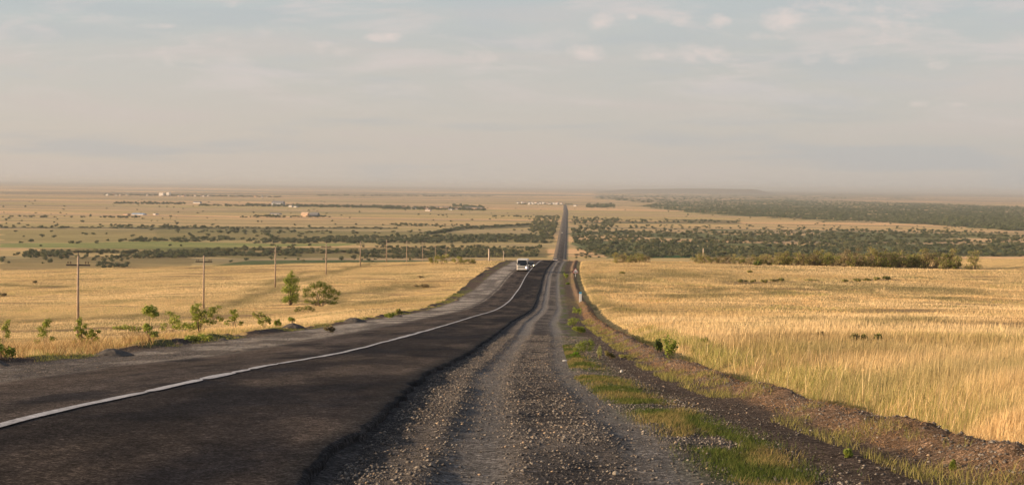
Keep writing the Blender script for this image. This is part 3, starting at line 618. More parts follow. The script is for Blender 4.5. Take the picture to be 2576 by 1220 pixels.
# dirt mounds along the left verge and stray stones
M_mound = flat('mound_dirt', (.085, .075, .068), .95, .35, 6)
M_moundb = flat('brown_clods', (.17, .12, .085), .95, .35, 6)
def mound(px, py, wpx, hpx, lab, mat):
    x, y, z = ground_at(px, py); w, h = wpx*y/F, .82*hpx*y/F; n, r = 26, 9; V = [(0, 0, h)]; Fq = []
    for j in range(1, r+1):
        for k in range(n):
            a = 2*math.pi*k/n; q_ = j/r; bump = .75+.5*float(fbm(math.cos(a)*1.5+px, math.sin(a)*1.5+q_*3, 3, 170))
            hh = h*max(0, (1-q_**1.5))*(.7+.6*float(fbm(math.cos(a)*q_*3+px, math.sin(a)*q_*3, 3, 171)))-(.12 if j == r else 0)
            V.append((math.cos(a)*q_*w*.55*bump, math.sin(a)*q_*w*.4*bump, hh))
    for k in range(n): Fq.append((0, 1+k, 1+(k+1) % n))
    m = MB(); m.add(V, Fq+[(1+(j-1)*n+k, 1+j*n+k, 1+j*n+(k+1) % n, 1+(j-1)*n+(k+1) % n) for j in range(1, r) for k in range(n)])
    o = m.build('dirt_mound', mat); o.location = (x, y, z-.03); tag(o, lab, 'mound', 'heaps along the left verge'); return o
for a in [(285,893,96,24,'largest dark dirt mound, nearest on the left verge',M_mound),(598,848,30,9,'small dark dirt heap on the verge left of the humped mound',M_mound),(560,856,34,9,'low dark earth lump beside the small dirt heap',M_mound),(450,868,40,10,'brown clods piled at the grass edge between two saplings',M_moundb),
          (738,824,56,14,'black rounded dirt mound halfway along the left verge',M_mound),(892,810,60,16,'pointed grey dirt mound further along the left verge',M_mound),(1003,797,26,6,'low dirt heap just beyond the pointed grey mound',M_mound),(1150,756,16,6,'small dark clod heap where the gravel widens',M_moundb),(1228,676,22,6,'brown clods at the gravel edge left of the bus',M_moundb),(0,922,60,22,'dark mound cut by the left edge of the photo',M_mound),(1090,772,18,6,'small clods heap at the grass edge past the low heap',M_moundb)]: mound(*a)
M_white = flat('pale_litter', (.6, .58, .55), .7, .1, 6)
def chunk(px, py, wpx, lab, nm, cat, mat, fl=.5):
    x, y, z = ground_at(px, py); w = wpx*y/F; m = MB()
    rings = [[(math.cos(a*math.pi/4)*w*.5*k*random.uniform(.8, 1.15), math.sin(a*math.pi/4)*w*.4*k*random.uniform(.8, 1.15), zz*w*fl) for a in range(8)] for k, zz in ((.8, -.3), (1, .1), (.75, .55), (.3, .8))]
    o = m.loft(rings).build(nm, mat); o.location = (x, y, z+.005); tag(o, lab, cat)
chunk(1421, 908, 16, 'flat white scrap lying on the gravel near the verge plants', 'white_scrap', 'litter', M_white, .2)
chunk(1563, 936, 8, 'pale round stone on the dirt near the ridge', 'pale_stone', 'stone', M_white, .8)
chunk(2008, 1185, 12, 'pale stone lying on brown dirt at the lower right', 'pale_stone', 'stone', flat('stone1', (.4, .36, .3)), .6)
chunk(1548, 1194, 18, 'rounded tan stone in the dark gravel below the green strip', 'tan_stone', 'stone', flat('stone2', (.33, .28, .22)), .6)
# ------------------------------------------------------------------ utility poles
def pole_proto():
    r = empty('utility_pole'); MB().tube([(0, 0, -.4), (0, 0, 4), (.02, 0, 8.0)], [.15, .13, .10], 10).build('pole', M_pole, r, smooth=True)
    MB().tube([(.02, 0, 7.85), (.02, 0, 8.55)], [.05, .03], 8).build('pole_top', M_arm, r)
    MB().box(-1.15, 1.2, -.06, .06, 7.0, 7.16).build('crossarm', M_arm, r)
    for x in (-.98, -.72, .75, 1.02):
        MB().tube([(x, 0, 7.17), (x, 0, 7.26), (x, 0, 7.28), (x, 0, 7.38), (x, 0, 7.42)], [.02, .02, .07, .08, .03], 8).build('insulator', M_ins, r)
    return r
POL = [(196,838,208,'nearest and tallest wooden utility pole, beside the left saplings'),(512,785,151,'second nearest wooden utility pole, behind the sapling clump'),(692,729,114,'third wooden utility pole, left of the two slope trees'),
 (820,699,92,'fourth wooden utility pole, just right of the two slope trees'),(906,681,77,'fifth wooden utility pole on the upper left slope'),(972,668,69,'sixth wooden utility pole, at the brow of the slope'),(1023,661,59,'seventh wooden utility pole, at the brow further right'),
 (1063,651,46,'eighth utility pole, its foot hidden behind the brow'),(1095,651,39,'ninth utility pole, faint beyond the brow'),(1122,650,33,'tenth utility pole, faint beyond the brow bushes')]
pp = pole_proto()
for i, (px, py, hp, lab) in enumerate(POL):
    d = 8.5*F/hp
    if i in (0,): d = 140
    a, yv, zv = ray(px, py); x, y = a*d/yv, d; zray = zv*d/yv
    z = float(hz(x, y)); z = z if abs(z-zray) > 2.5 or i > 5 else z
    hpx = hp*d/F
    o = pp if i == 0 else copy_tree(pp, (0, 0, 0))
    top = zray+hpx; o.location = (x, y, z); k = max(.6, (top-z)/8.5); o.scale = (1, 1, k)
    o.rotation_euler = (0, 0, .06*math.sin(i*2)); tag(o, lab, 'pole', 'wooden utility poles along the left slope')
def stub(px, py, hpx, d, r, lab, nm='concrete_post'):
    a, yv, zv = ray(px, py); x, y = a*d/yv, d; z = float(hz(x, y)); top = zv*d/yv + hpx*d/F; h = max(top-z, 1.5)
    o = MB().tube([(0, 0, -.3), (0, 0, h)], [r, r*.9], 4).build(nm, flat('post_concrete', (.40, .33, .27), .9)); o.location = (x, y, z); tag(o, lab, 'post')
stub(1230, 656, 30, 430, .28, 'thick short pole stump standing at the brow left of the bus')
stub(1358*.0+1267, 648, 17, 560, .16, 'thin post standing just beyond the brow left of the bus')
stub(1769, 655, 30, 440, .25, 'pale square post rising from the right tree row')
stub(1755, 655, 16, 440, .12, 'short thin post left of the pale square post')
# ------------------------------------------------------------------ road sign and marker post
M_metal = flat('sign_post_metal', (.62, .6, .58), .5, .1); M_red = flat('sign_red', (.45, .06, .05), .5, .1); M_wh = flat('sign_white', (.8, .78, .76), .6, .05); M_blk = flat('sign_black', (.03, .03, .03), .6, .1); M_blue = flat('marker_blue', (.10, .38, .60), .5, .1)
x, y, z = ground_at(1449, 697.5); x = 161*y/F
sg = empty('warning_sign', (x, y, z), .05); k = y/F
MB().tube([(0, .03, -.3), (0, .03, 22*k*.93)], .045, 8).build('post', M_metal, sg)
def tri(R, y0, y1, zc, name, mat):
    m = MB(); pts = []
    for c in (90, 210, 330):
        for da in (-14, 0, 14): pts.append((R*math.cos(math.radians(c+da))*(1 if da == 0 else .93), R*math.sin(math.radians(c+da))*(1 if da == 0 else .93)))
    m.loft([[(p, y0, zc+q_) for p, q_ in pts], [(p, y1, zc+q_) for p, q_ in pts]]); return m.build(name, mat, sg)
zc = 22*k - .62
tri(.64, -.03, .0, zc, 'sign_plate', M_red); tri(.50, -.038, -.031, zc, 'sign_face', M_wh)
MB().add([(-.30, -.044, zc-.12), (-.30, -.044, zc-.18), (.30, -.044, zc-.18), (.30, -.044, zc+.08-.2), (-.28, -.044, zc+.02)], [(0, 1, 2, 3), (0, 3, 4)]).build('slope_symbol', M_blk, sg)
tag(sg, 'red bordered triangular steep slope warning sign on a pale post', 'road sign')
x, y, z = ground_at(1460, 759); k = y/F; mp = empty('marker_post', (x, y, z)); h = 25.5*k; w = 6.4*k/2
MB().box(-w, w, -w*.7, w*.7, -.3, h*.80).build('shaft', M_wh, mp, bevel=.01)
MB().box(-w*1.02, w*1.02, -w*.72, w*.72, h*.80, h*.97, .9).build('cap', M_blue, mp, bevel=.01)
MB().box(-w*1.03, w*1.03, -w*.73, w*.73, h*.70, h*.75).build('reflector_band', M_wh, mp)
tag(mp, 'white roadside marker post with a light blue cap at the grass edge', 'marker post')
# ------------------------------------------------------------------ vehicles
def paint(name, rgb, rough=.35):
    m, nt, p = new_mat(name); no = N(nt, 'ShaderNodeTexNoise', i_Scale=2.5); tc = N(nt, 'ShaderNodeTexCoord'); nt.links.new(tc.outputs['Object'], no.inputs['Vector'])
    cr = N(nt, 'ShaderNodeMix', data_type='RGBA'); cr.inputs[6].default_value = (*rgb, 1); cr.inputs[7].default_value = (*[c*.8+.03 for c in rgb], 1)
    nt.links.new(no.outputs['Fac'], cr.inputs[0]); nt.links.new(cr.outputs[2], p.inputs['Base Color']); p.inputs['Roughness'].default_value = rough
    p.inputs['Coat Weight'].default_value = .3; return m
M_bus = paint('bus_white', (.72, .68, .62)); M_glass = flat('dark_glass', (.015, .018, .022), .08, .1, spec=.6); M_rub = flat('rubber', (.02, .02, .02), .9, .1); M_dark = paint('dark_car', (.02, .022, .03), .25)
M_orange = flat('amber', (.6, .22, .03), .4, .05); M_rim = flat('rim', (.35, .34, .33), .4, .1, metal=.6); M_curt = flat('dash_cloth', (.35, .38, .42), .9)
def lampmat(name, rgb, st):
    m, nt, p = new_mat(name); p.inputs['Emission Color'].default_value = (*rgb, 1); p.inputs['Emission Strength'].default_value = st; p.inputs['Base Color'].default_value = (*rgb, 1); return m
M_hl = lampmat('lit_headlight', (1, .86, .95), 2.5); M_hly = lampmat('lit_headlight_warm', (1, .80, .45), 4.0); M_hloff = flat('lamp_glass', (.55, .5, .42), .2, .05)
def rr(w, z0, z1, y, r, n=4):           # rounded rectangle ring in xz at depth y
    pts = []
    for cx_, cz_, a0 in ((w-r, z1-r, 0), (-w+r, z1-r, 90), (-w+r, z0+r*.5, 180), (w-r, z0+r*.5, 270)):
        for i in range(n+1):
            a = math.radians(a0+90*i/n); rz_ = r if z1-r == cz_ else r*.5
            pts.append((cx_+r*math.cos(a), y, cz_+rz_*math.sin(a)))
    return pts
def wheel(parent, x, y, r, w):
    wh = MB().tube([(x-w/2, y, r), (x-w/2+.03, y, r), (x+w/2-.03, y, r), (x+w/2, y, r)], [r*.92, r, r, r*.92], 20).build('wheel', M_rub, parent)
    sgn = 1 if x > 0 else -1
    MB().tube([(x+sgn*(w/2-.02), y, r), (x+sgn*(w/2+.015), y, r)], [r*.6, r*.5], 16).build('rim', M_rim, wh)
def bus():
    b = empty('white_bus'); Wd = 1.22
    m = MB(); L_ = 7.2
    m.loft([rr(Wd*.90, .48, 1.25, -.02, .12), rr(Wd, .40, 1.35, .10, .15)], cap=True)
    prof = [(.02, 1.50, .40, .94), (.10, 1.62, .38, .985), (.30, 2.45, .38, 1.0), (.48, 2.78, .38, 1.0), (.8, 2.88, .38, 1.0), (L_-.5, 2.88, .38, 1.0), (L_-.1, 2.75, .40, .98), (L_, 2.55, .5, .94)]
    m.loft([rr(Wd*k, z0, z1, y, .16) for y, z1, z0, k in prof])
    m.build('body', M_bus, b, smooth=False, bevel=0)
    # windscreen: raked sheet set proud of the nose
    def front(zv): return np.interp(zv, [1.4, 1.5, 1.62, 2.45, 2.78], [-.01, .02, .10, .30, .48])
    m = MB(); zs = [1.40, 1.60, 1.9, 2.2, 2.45, 2.64]; ws = [1.12, 1.14, 1.14, 1.13, 1.10, 1.04]
    rows = [[(wv*t, front(zv)-.045+.05*t*t, zv) for t in (-1, -.6, -.2, .2, .6, 1)] for zv, wv in zip(zs, ws)]
    vs = [v for r_ in rows for v in r_]; fs = [(i*6+k, i*6+k+1, (i+1)*6+k+1, (i+1)*6+k) for i in range(5) for k in range(5)]
    ws_ = m.add(vs, fs).build('windscreen', M_glass, b)
    MB().box(-.014, .014, .0, .05, 0, 1.2, M=Matrix.Translation((0, -.005, 1.50)) @ Matrix.Rotation(-.24, 4, 'X')).build('pillar', M_rub, ws_)
    for sx in (-.55, .25): MB().tube([(sx, -.04, 1.48), (sx+.35, .06, 1.80)], .012, 5).build('wiper', M_rub, ws_)
    MB().box(-.95, -.45, .02, .06, 1.52, 1.70, M=Matrix.Translation((0, -.035, 0))).build('dash_card', M_curt, ws_)
    MB().box(-.82, .72, -.055, -.01, .92, 1.10).build('grille', M_blk, b)
    MB().box(-1.12, 1.12, -.16, .0, .42, .66, ).build('bumper', M_bus, b, bevel=.04)
    MB().box(-.30, .30, -.175, -.162, .48, .60).build('number_plate', M_wh, b)
    for sx, mt in ((-.98, M_hloff), (.95, M_hl)):
        MB().tube([(sx, .0, .98), (sx, -.06, .98), (sx, -.08, .98)], [.17, .16, .10], 14).build('headlight', mt, b)
    for sx in (-1.15, 1.15): MB().box(sx-.05, sx+.05, -.03, .02, .88, 1.08).build('indicator', M_orange, b)
    for sgn in (-1, 1):
        m = MB()
        for k in range(5): m.box(sgn*Wd-.012, sgn*Wd+.012, .75+k*1.22, 1.80+k*1.22, 1.55, 2.42)
        m.build('side_windows', M_glass, b)
        mr_ = MB().tube([(sgn*1.1, .15, 2.35), (sgn*1.36, .0, 2.30), (sgn*1.38, -.02, 2.1)], .022, 6).build('mirror_arm', M_rub, b)
        MB().box(sgn*1.38-.09, sgn*1.38+.09, -.05, .01, 1.82, 2.16).build('mirror', M_rub, mr_, bevel=.02)
        wheel(b, sgn*1.02, 1.5, .42, .26); wheel(b, sgn*1.02, 5.4, .42, .26)
    MB().box(-.45, .45, 2.5, 3.4, 2.87, 2.98, .85).build('roof_hatch', M_bus, b, bevel=.02)
    MB().box(-1.05, 1.05, .4, 6.8, .30, .42).build('chassis', M_rub, b)
    return b
def car(name, mat, facing=1, lights=True):
    """saloon, nose at -y"""
    c = empty(name); m = MB()
    st = [(0, .40, .62, .70), (.10, .28, .72, .80), (.9, .24, .86, .86), (1.25, .24, .92, .87), (3.3, .24, .95, .87), (4.0, .26, .93, .84), (4.15, .36, .80, .76)]
    m.loft([rr(w_, z0, z1, y_, .12) for y_, z0, z1, w_ in st]).build('body', mat, c, smooth=False)
    g = MB(); g.loft([rr(.74, .90, .96, 1.20, .03), rr(.64, .90, 1.36, 1.75, .10), rr(.63, .90, 1.40, 2.4, .12), rr(.62, .90, 1.34, 3.0, .10), rr(.70, .90, .97, 3.6, .03)]); g.build('glasshouse', M_glass, c)
    MB().loft([rr(.60, 1.34, 1.40, 1.78, .02), rr(.60, 1.37, 1.425, 2.4, .02), rr(.59, 1.32, 1.38, 2.98, .02)]).build('roof', mat, c)
    MB().box(-.45, .45, -.02, .02, .46, .60).build('grille', M_blk, c); MB().box(-.25, .25, -.04, -.025, .34, .44).build('number_plate', M_wh, c)
    for s_ in (-1, 1):
        MB().tube([(s_*.62, .08, .62), (s_*.62, -.02, .62)], [.13, .11], 12).build('headlight', M_hly if lights else M_hloff, c)
        MB().box(s_*.60-.12, s_*.60+.12, 4.12, 4.18, .62, .74).build('tail_light', M_red, c)
        wheel(c, s_*.76, .85, .31, .2); wheel(c, s_*.76, 3.3, .31, .2); MB().box(s_*.95-.07, s_*.95+.07, 1.35, 1.45, .92, 1.04).build('mirror', mat, c)
    return c
def on_road(o, y, s, rz_extra=0, sc=1.0, flip=False):
    x = float(cx(y))+s; z = (float(zr(y)) if y < 1600 else PLAIN+1.2)+.035+.02*(3.6-abs(s)); hd = -math.atan(float(cx(y+20)-cx(y-20))/40)
    pit = math.atan(float(zr(y+3)-zr(y-3))/6) if y < 1580 else 0
    o.location = (x, y, z); o.rotation_euler = (pit*(-1 if flip else 1), 0, hd+rz_extra+(math.pi if flip else 0)); o.scale = (sc,)*3
b = bus(); on_road(b, 322, -1.6, -.02, .99); tag(b, 'white bus with one lit headlight driving up the left lane', 'bus')
c1 = car('dark_car', M_dark); on_road(c1, 350, -.35, 0); tag(c1, 'dark car with both headlights lit, half hidden behind the bus', 'car')
M_wcar = paint('pale_car', (.62, .58, .56)); c2 = car('pale_car', M_wcar, lights=False); on_road(c2, 640, 2.2, 0, 1.05, flip=True); tag(c2, 'pale car driving away, mostly hidden behind the brow of the road', 'car')
c3 = car('white_car', M_wh, lights=True); on_road(c3, 2480, -1.6, 0); tag(c3, 'tiny white car far down the road on the plain', 'car')
# ------------------------------------------------------------------ distant buildings
M_wall = flat('plaster', (.64, .59, .54), .9, .1, .2); M_wall2 = flat('peach_plaster', (.56, .39, .27), .9, .1, .2); M_roofg = flat('slate_roof', (.15, .15, .16), .8, .1, .2); M_roofb = flat('blue_roof', (.25, .33, .45), .5, .1, .2); M_win = flat('window_dark', (.05, .05, .06), .4, .1)
M_roofr = flat('red_roof', (.32, .17, .12), .8, .1, .2)
def house(name, px, py, wpx, hpx, lab, group=None, wall=M_wall, roof=M_roofg, dep=12., rooff=.35, rz=-.45, wins=0):
    x, y = plain_at(px, py); w, h = wpx*y/F, hpx*1.35*y/F; o = empty(name, (x, y, PLAIN+.2), rz); hw = h*(1-rooff)
    MB().box(-w/2, w/2, 0, dep, -1.5, hw).build('wall', wall, o)
    if rooff > .08: MB().add([(-w/2-.4, -.5, hw), (w/2+.4, -.5, hw), (w/2+.4, dep+.5, hw), (-w/2-.4, dep+.5, hw), (-w/2-.4, dep/2, h), (w/2+.4, dep/2, h)], [(0, 1, 5, 4), (2, 3, 4, 5), (1, 2, 5), (3, 0, 4), (0, 3, 2, 1)]).build('roof', roof, o)
    else: MB().box(-w/2-.3, w/2+.3, -.3, dep+.3, hw, hw+.6).build('roof', roof, o)
    n = max(2, int(w/9)) if wins else 0
    for r_ in range(wins):
        for k in range(n):
            xx = -w/2+w*(k+.5)/n; zz = hw*(r_+.35)/wins; MB().box(xx-1.1, xx+1.1, -.12, .1, zz, zz+hw/wins*.4).build('window', M_win, o)
    tag(o, lab, 'building', group); return o
house('apartment_block', 405, 493, 14, 6, 'pale flat roofed block, left of the tall pair in the far left village', rooff=.05, wins=3, dep=14)
house('apartment_block', 422, 493, 9, 7, 'pale flat roofed block, right of the tall pair in the far left village', rooff=.05, wins=3, dep=14)
house('long_shed', 345, 541, 38, 3.4, 'long low shed with a blue metal roof on the left plain', roof=M_roofb, rooff=.75, dep=14)
house('small_shed', 315, 541, 14, 2.4, 'low peach walled shed left of the blue roofed shed', wall=M_wall2, rooff=.2)
house('white_hut', 388, 541, 8, 3, 'small white hut right of the blue roofed shed', rooff=.2)
house('grey_barn', 540*.0+494, 512, 22, 4, 'grey roofed barn among the trees on the left plain', rooff=.6)
house('tall_barn', 697, 518, 34, 9, 'large grey gabled barn at the left end of the village trees', rooff=.45, wall=flat('grey_wall', (.42, .42, .45), .9, .1, .2), dep=16)
house('white_hut', 730, 521, 10, 3.5, 'small white house right of the large grey barn', rooff=.3); house('white_hut', 742, 522, 8, 3, 'tiny pale house second right of the large grey barn', rooff=.3)
o = house('arched_barn', 765, 545, 20, 8, 'peach walled barn end facing left, joined to a dark roof', wall=M_wall2, roof=M_wall2, rooff=.45, dep=10)
house('dark_barn', 787, 545, 24, 7.5, 'dark curved roof barn right of the peach barn end', wall=M_roofg, rooff=.7, dep=16)
house('long_building', 1110, 526, 34, 4.5, 'pale house among trees in the middle of the village', wall=M_wall2, rooff=.25)
house('long_building', 1190, 528, 52, 5, 'long peach walled building at the right end of the village trees', wall=M_wall2, rooff=.3)
house('low_barn', 706*.0+690, 532*.0+540, 30, 3, 'low grey roofed barn left of the peach barn end', rooff=.7)
VL = [(984,524,14),(1012,524,12),(1040,526,16),(1070,527,12),(1132,529,10),(1145,528,10),(1160,527,8),(1075,531,14)]
for i, (px, py, wd) in enumerate(VL): house('village_house', px, py, wd, 3.2, 'small pale house among the dark trees of the middle village', 'small houses among the middle village trees', rooff=.4, roof=[M_roofg, M_roofr][i % 2])
VR = [(1302,512,5),(1312,512,4),(1318,512,7),(1330,512,5),(1337,513,4),(1347,512,6),(1358,513,6),(1366,513,7),(1376,514,6),(1384,515,9),(1392,514,6),(1400,512,9),(1399,515,7),(1340,515,5),(1411,514,6),(1352,515,6),(1330,515,5)]
for i, (px, py, wd) in enumerate(VR): house('village_house', px, py, wd, 3.0, 'tiny white house in the far village at the end of the road', 'tiny houses in the village where the road ends', rooff=.35, roof=[M_roofg, M_wall, M_roofr][i % 3])
house('white_hut', 1446, 519, 8, 3, 'tiny white house right of the road end', rooff=.3)
rs2 = np.random.RandomState(77)
for i in range(34):
    px = rs2.uniform(262, 705); py = 491.5+(px-262)*.0095+rs2.uniform(-.6, 1.2)
    if 395 < px < 430: continue
    house('village_house', px, py, rs2.uniform(3.5, 8), rs2.uniform(1.8, 2.8), 'tiny pale house in the far left village below the horizon', 'tiny houses in the far left village', rooff=.35, roof=[M_roofg, M_wall, M_roofr][i % 3], wall=[M_wall, M_wall2][i % 2])
# ------------------------------------------------------------------ shrubs and trees of the plain
def shrub_geo(rs, w, h, n, leaf, cols):
    lob = [(rs.uniform(-.3, .3)*w, rs.uniform(-.3, .3)*w, h*rs.uniform(.3, .68), w*rs.uniform(.2, .32), w*rs.uniform(.2, .32), h*rs.uniform(.24, .36)) for _ in range(5)]
    return leafcloud(rs, lob, n, leaf, cols, shell=.75, aspect=.8)
PR = []
for i in range(8):
    OLF = [(.19, .19, .085), (.15, .16, .07), (.21, .195, .10)]; cols = [GREYG, GREYG, DARKG, OLF, GREYG, DARKG, GREYG, OLF][i]
    V, Fq, cl = shrub_geo(rs, 1.0, 1.0, 150, .10, cols); PR.append((V, Fq, cl))
PRd = [(V, Fq, np.array(c)) for V, Fq, c in PR]
shrubs = []     # px, py, width m, height m, proto, zone
rsz = np.random.RandomState(31)
def scat(n, P, wr, hr, protos_, zone, clump=.0):
    xs = [p[0] for p in P]; ys = [p[1] for p in P]; k = 0; g = 0
    while k < n and g < n*60:
        g += 1; px = rsz.uniform(min(xs), max(xs)); py = rsz.uniform(min(ys), max(ys))
        if not in_poly(np.array([px]), np.array([py]), P)[0]: continue
        x, y = plain_at(px, py)
        if clump and float(fbm(x/90., y/45., 3, 190)) < clump: continue
        s = x-float(cx(y))
        if abs(s) < 15: continue
        w = rsz.uniform(*wr); shrubs.append((x, y, w, w*rsz.uniform(*hr), protos_[rsz.randint(len(protos_))], zone)); k += 1
def rowline(n, a, b, wr, hr, protos_, zone, jit=2.):
    for i in range(n):
        t = rsz.rand(); px = a[0]+(b[0]-a[0])*t; py = a[1]+(b[1]-a[1])*t+rsz.uniform(-jit, jit)
        x, y = plain_at(px, py)
        if abs(x-float(cx(y))) < 15: continue
        w = rsz.uniform(*wr); shrubs.append((x, y, w, w*rsz.uniform(*hr), protos_[rsz.randint(len(protos_))], zone))
G, Dk, Ol = [0, 1, 4, 6], [2, 5], [3, 7]
scat(1500, [(60,634),(420,634),(720,622),(1360,622),(1350,646),(1000,652),(700,644),(400,650),(60,648)], (3, 7), (.55, .95), G+G+Ol+Dk, 'left near belt', .40)
scat(26, [(560,652),(1180,648),(1180,658),(560,660)], (3, 7), (.6, .9), G+Ol+Dk, 'left near belt')
scat(30, [(0,636),(330,634),(330,665),(0,665)], (3, 7), (.6, 1), G+Dk, 'left near belt')
scat(24, [(250,664),(330,664),(320,673),(240,676)], (4, 7), (.6, .8), G, 'left near belt')
scat(900, [(680,598),(900,596),(1390,590),(1390,612),(1000,612),(640,612)], (4, 8.5), (.5, .8), G+G+Dk, 'left middle belt', .36)
scat(120, [(180,600),(400,602),(760,590),(760,606),(400,610),(180,606)], (4, 9), (.5, .8), G+Dk, 'left middle belt', .45)
rowline(170, (1070,590), (1150,577), (5, 8), (.5, .8), G+Dk, 'left middle belt', 1.5); rowline(200, (1150,576), (1405,562), (5, 9), (.5, .8), G+Dk, 'left middle belt', 1.5)
rowline(50, (980,566), (1180,570), (5, 9), (.5, .7), G+Dk, 'left middle belt', 3); rowline(160, (0,573), (1000,574), (5, 9), (.3, .5), Dk+G, 'left far rows', 1)
rowline(60, (500,583), (900,586), (5, 9), (.5, .7), G+Dk, 'left far rows', 3); rowline(46, (0,546), (350,548), (5, 10), (.5, .9), G+Dk, 'left far rows', 1.2); rowline(60, (250,569), (600,576), (5, 9), (.5, .9), G+Dk, 'left far rows', 2.5)
rowline(40, (600,547), (830,546), (6, 10), (.5, .8), Dk, 'left far rows', 1); rowline(40, (640,544), (700,545), (6, 10), (.5, .8), Dk, 'left far rows', .8); rowline(40, (1240,546), (1420,546), (6, 10), (.5, .8), Dk+G, 'left far rows', 1)
rowline(90, (290,512), (465,514), (9, 14), (.7, 1.), Dk, 'left far rows', 1); rowline(330, (620,518), (1010,524), (9, 14), (.7, 1.1), Dk, 'village trees', 1.5); rowline(300, (960,524), (1220,528), (9, 13), (.6, 1.), Dk, 'village trees', 2.5); rowline(70, (1140,519), (1215,524), (9, 14), (.8, 1.1), Dk, 'village trees', 1.2)
rowline(260, (262,491), (705,496), (14, 24), (.4, .6), Dk+G, 'far village trees', 1); rowline(70, (500,528*.0+517), (620,519), (8, 12), (.5, .8), Dk, 'left far rows', 1.5)
rowline(120, (800,492), (1240,494), (14, 30), (.3, .5), G, 'far village trees', 1.2); rowline(60, (1300,514), (1440,515), (8, 13), (.4, .7), Dk, 'far village trees', 1.5)
scat(300, [(0,500),(1400,500),(1400,620),(0,620)], (4, 9), (.5, .9), G+Dk, 'left scattered', .42)
scat(190, [(1345,548),(1412,545),(1405,592),(1375,594),(1330,585)], (5, 9), (.8, 1.3), G+Ol, 'roadside grove left', .3)
scat(120, [(1440,548),(1560,552),(1520,590),(1440,592)], (5, 9), (.8, 1.3), G+Dk, 'roadside grove right', .4)
scat(120, [(1440,552),(1860,556),(1860,562),(1440,562)], (6, 10), (.5, .9), Dk+G, 'right far belt')
scat(3000, [(1440,594),(1540,580),(1900,584),(2250,578),(2576,588),(2576,645),(1540,648),(1480,630),(1445,612)], (4, 9), (.55, .85), G+Dk+Dk+Ol, 'right scrubland', .38)
scat(150, [(1560,566),(2576,572),(2576,590),(1560,585)], (4, 9), (.5, .9), G+Dk, 'right scrubland', .45)
scat(130, [(1440,520),(2400,560),(2576,590),(1560,600),(1440,600)], (4, 8), (.5, .9), G+Dk, 'right scattered', .4)
scat(20, [(1440,620),(1540,640),(1520,652),(1445,650)], (3, 6), (.6, .9), G+Ol, 'right scattered')
forest = []
def scatf(n, P, wr, hr):
    global shrubs
    keep = shrubs; shrubs = forest; scat(n, P, wr, hr, Dk+Dk+G, 'forest', .43); shrubs = keep
scatf(7500, [(1690,508),(1980,502),(2576,520),(2576,582),(2430,572),(2240,560),(2100,556),(1760,536),(1600,520)], (7, 15), (.45, .8))
scatf(650, [(1500,483),(1800,480),(2300,492),(2400,503),(1980,500),(1640,512),(1500,500)], (16, 36), (.3, .5)); scatf(90, [(1480,517),(1540,517),(1545,523),(1475,523)], (12, 20), (.6, 1.))
def merge(lst, name, label, cat):
    Vs, Fs, Cs = [], [], []; b0 = 0
    for x, y, w, h, p, z in lst:
        V, Fq, cl = PR[p]; k = 110 if y > 3000 else 150
        a = rsz.rand()*6.28; ca, sa = math.cos(a), math.sin(a); V = V[:k*4]; c = cl[:k*4]
        X = np.stack([(V[:, 0]*ca-V[:, 1]*sa)*w+x, (V[:, 0]*sa+V[:, 1]*ca)*w+y, V[:, 2]*h*.82+PLAIN-.1], -1)
        Vs.append(X); Fs.append(Fq[:k]+b0); Cs.append(c*rsz.uniform(.8, 1.2)); b0 += len(X)
    tag(np_mesh(name, np.concatenate(Vs), np.concatenate(Fs), M_farleaf, None, np.concatenate(Cs)), label, cat, kind='stuff')
merge(forest, 'forest', 'far dark green wood spreading over the right side of the plain', 'forest')
shrubs.sort(key=lambda t: -(t[2]*t[3])/(t[1]**2))
near, rest = shrubs[:292], shrubs[292:]
merge(rest, 'scrubland', 'grey green scrub and tree lines scattered over the plain', 'scrub')
meshes = []
for i, (V, Fq, cl) in enumerate(PR):
    o = np_mesh('shrub', V, Fq, M_farleaf, None, cl); meshes.append(o.data); bpy.data.objects.remove(o)
ZL = {'left near belt': 'grey green shrub in the nearest scrub belt left of the road', 'left middle belt': 'grey shrub in the second scrub belt left of the road', 'left far rows': 'dark shrub in the thin rows far out on the left plain',
 'village trees': 'dark tree in the belt around the left village houses', 'far village trees': 'dark tree among the farthest left village houses', 'left scattered': 'lone dark shrub dotted on the open left plain', 'roadside grove left': 'tall shrub in the grove touching the left roadside', 'roadside grove right': 'tall shrub in the grove close to the right roadside',
 'right far belt': 'dark shrub in the thin far belt right of the road', 'right scrubland': 'dense dark shrub in the broad scrubland behind the right field', 'right scattered': 'lone shrub dotted on the open plain right of the road'}
for x, y, w, h, p, zone in near:
    o = bpy.data.objects.new('shrub', meshes[p]); C.objects.link(o); o.location = (x, y, PLAIN-.1); o.scale = (w, w, h*.85); o.rotation_euler = (0, 0, rsz.rand()*6.28)
    tag(o, ZL[zone], 'shrub', 'shrubs of the '+zone)
# ------------------------------------------------------------------ camera
cam = bpy.data.cameras.new('camera'); co = bpy.data.objects.new('camera', cam); C.objects.link(co); bpy.context.scene.camera = co
cam.sensor_width = 36; cam.lens = 50; cam.clip_start = .1; cam.clip_end = 150000
co.matrix_world = Matrix.Rotation(math.pi/2-PITCH, 4, 'X') @ Matrix.Rotation(ROLL, 4, 'Z')
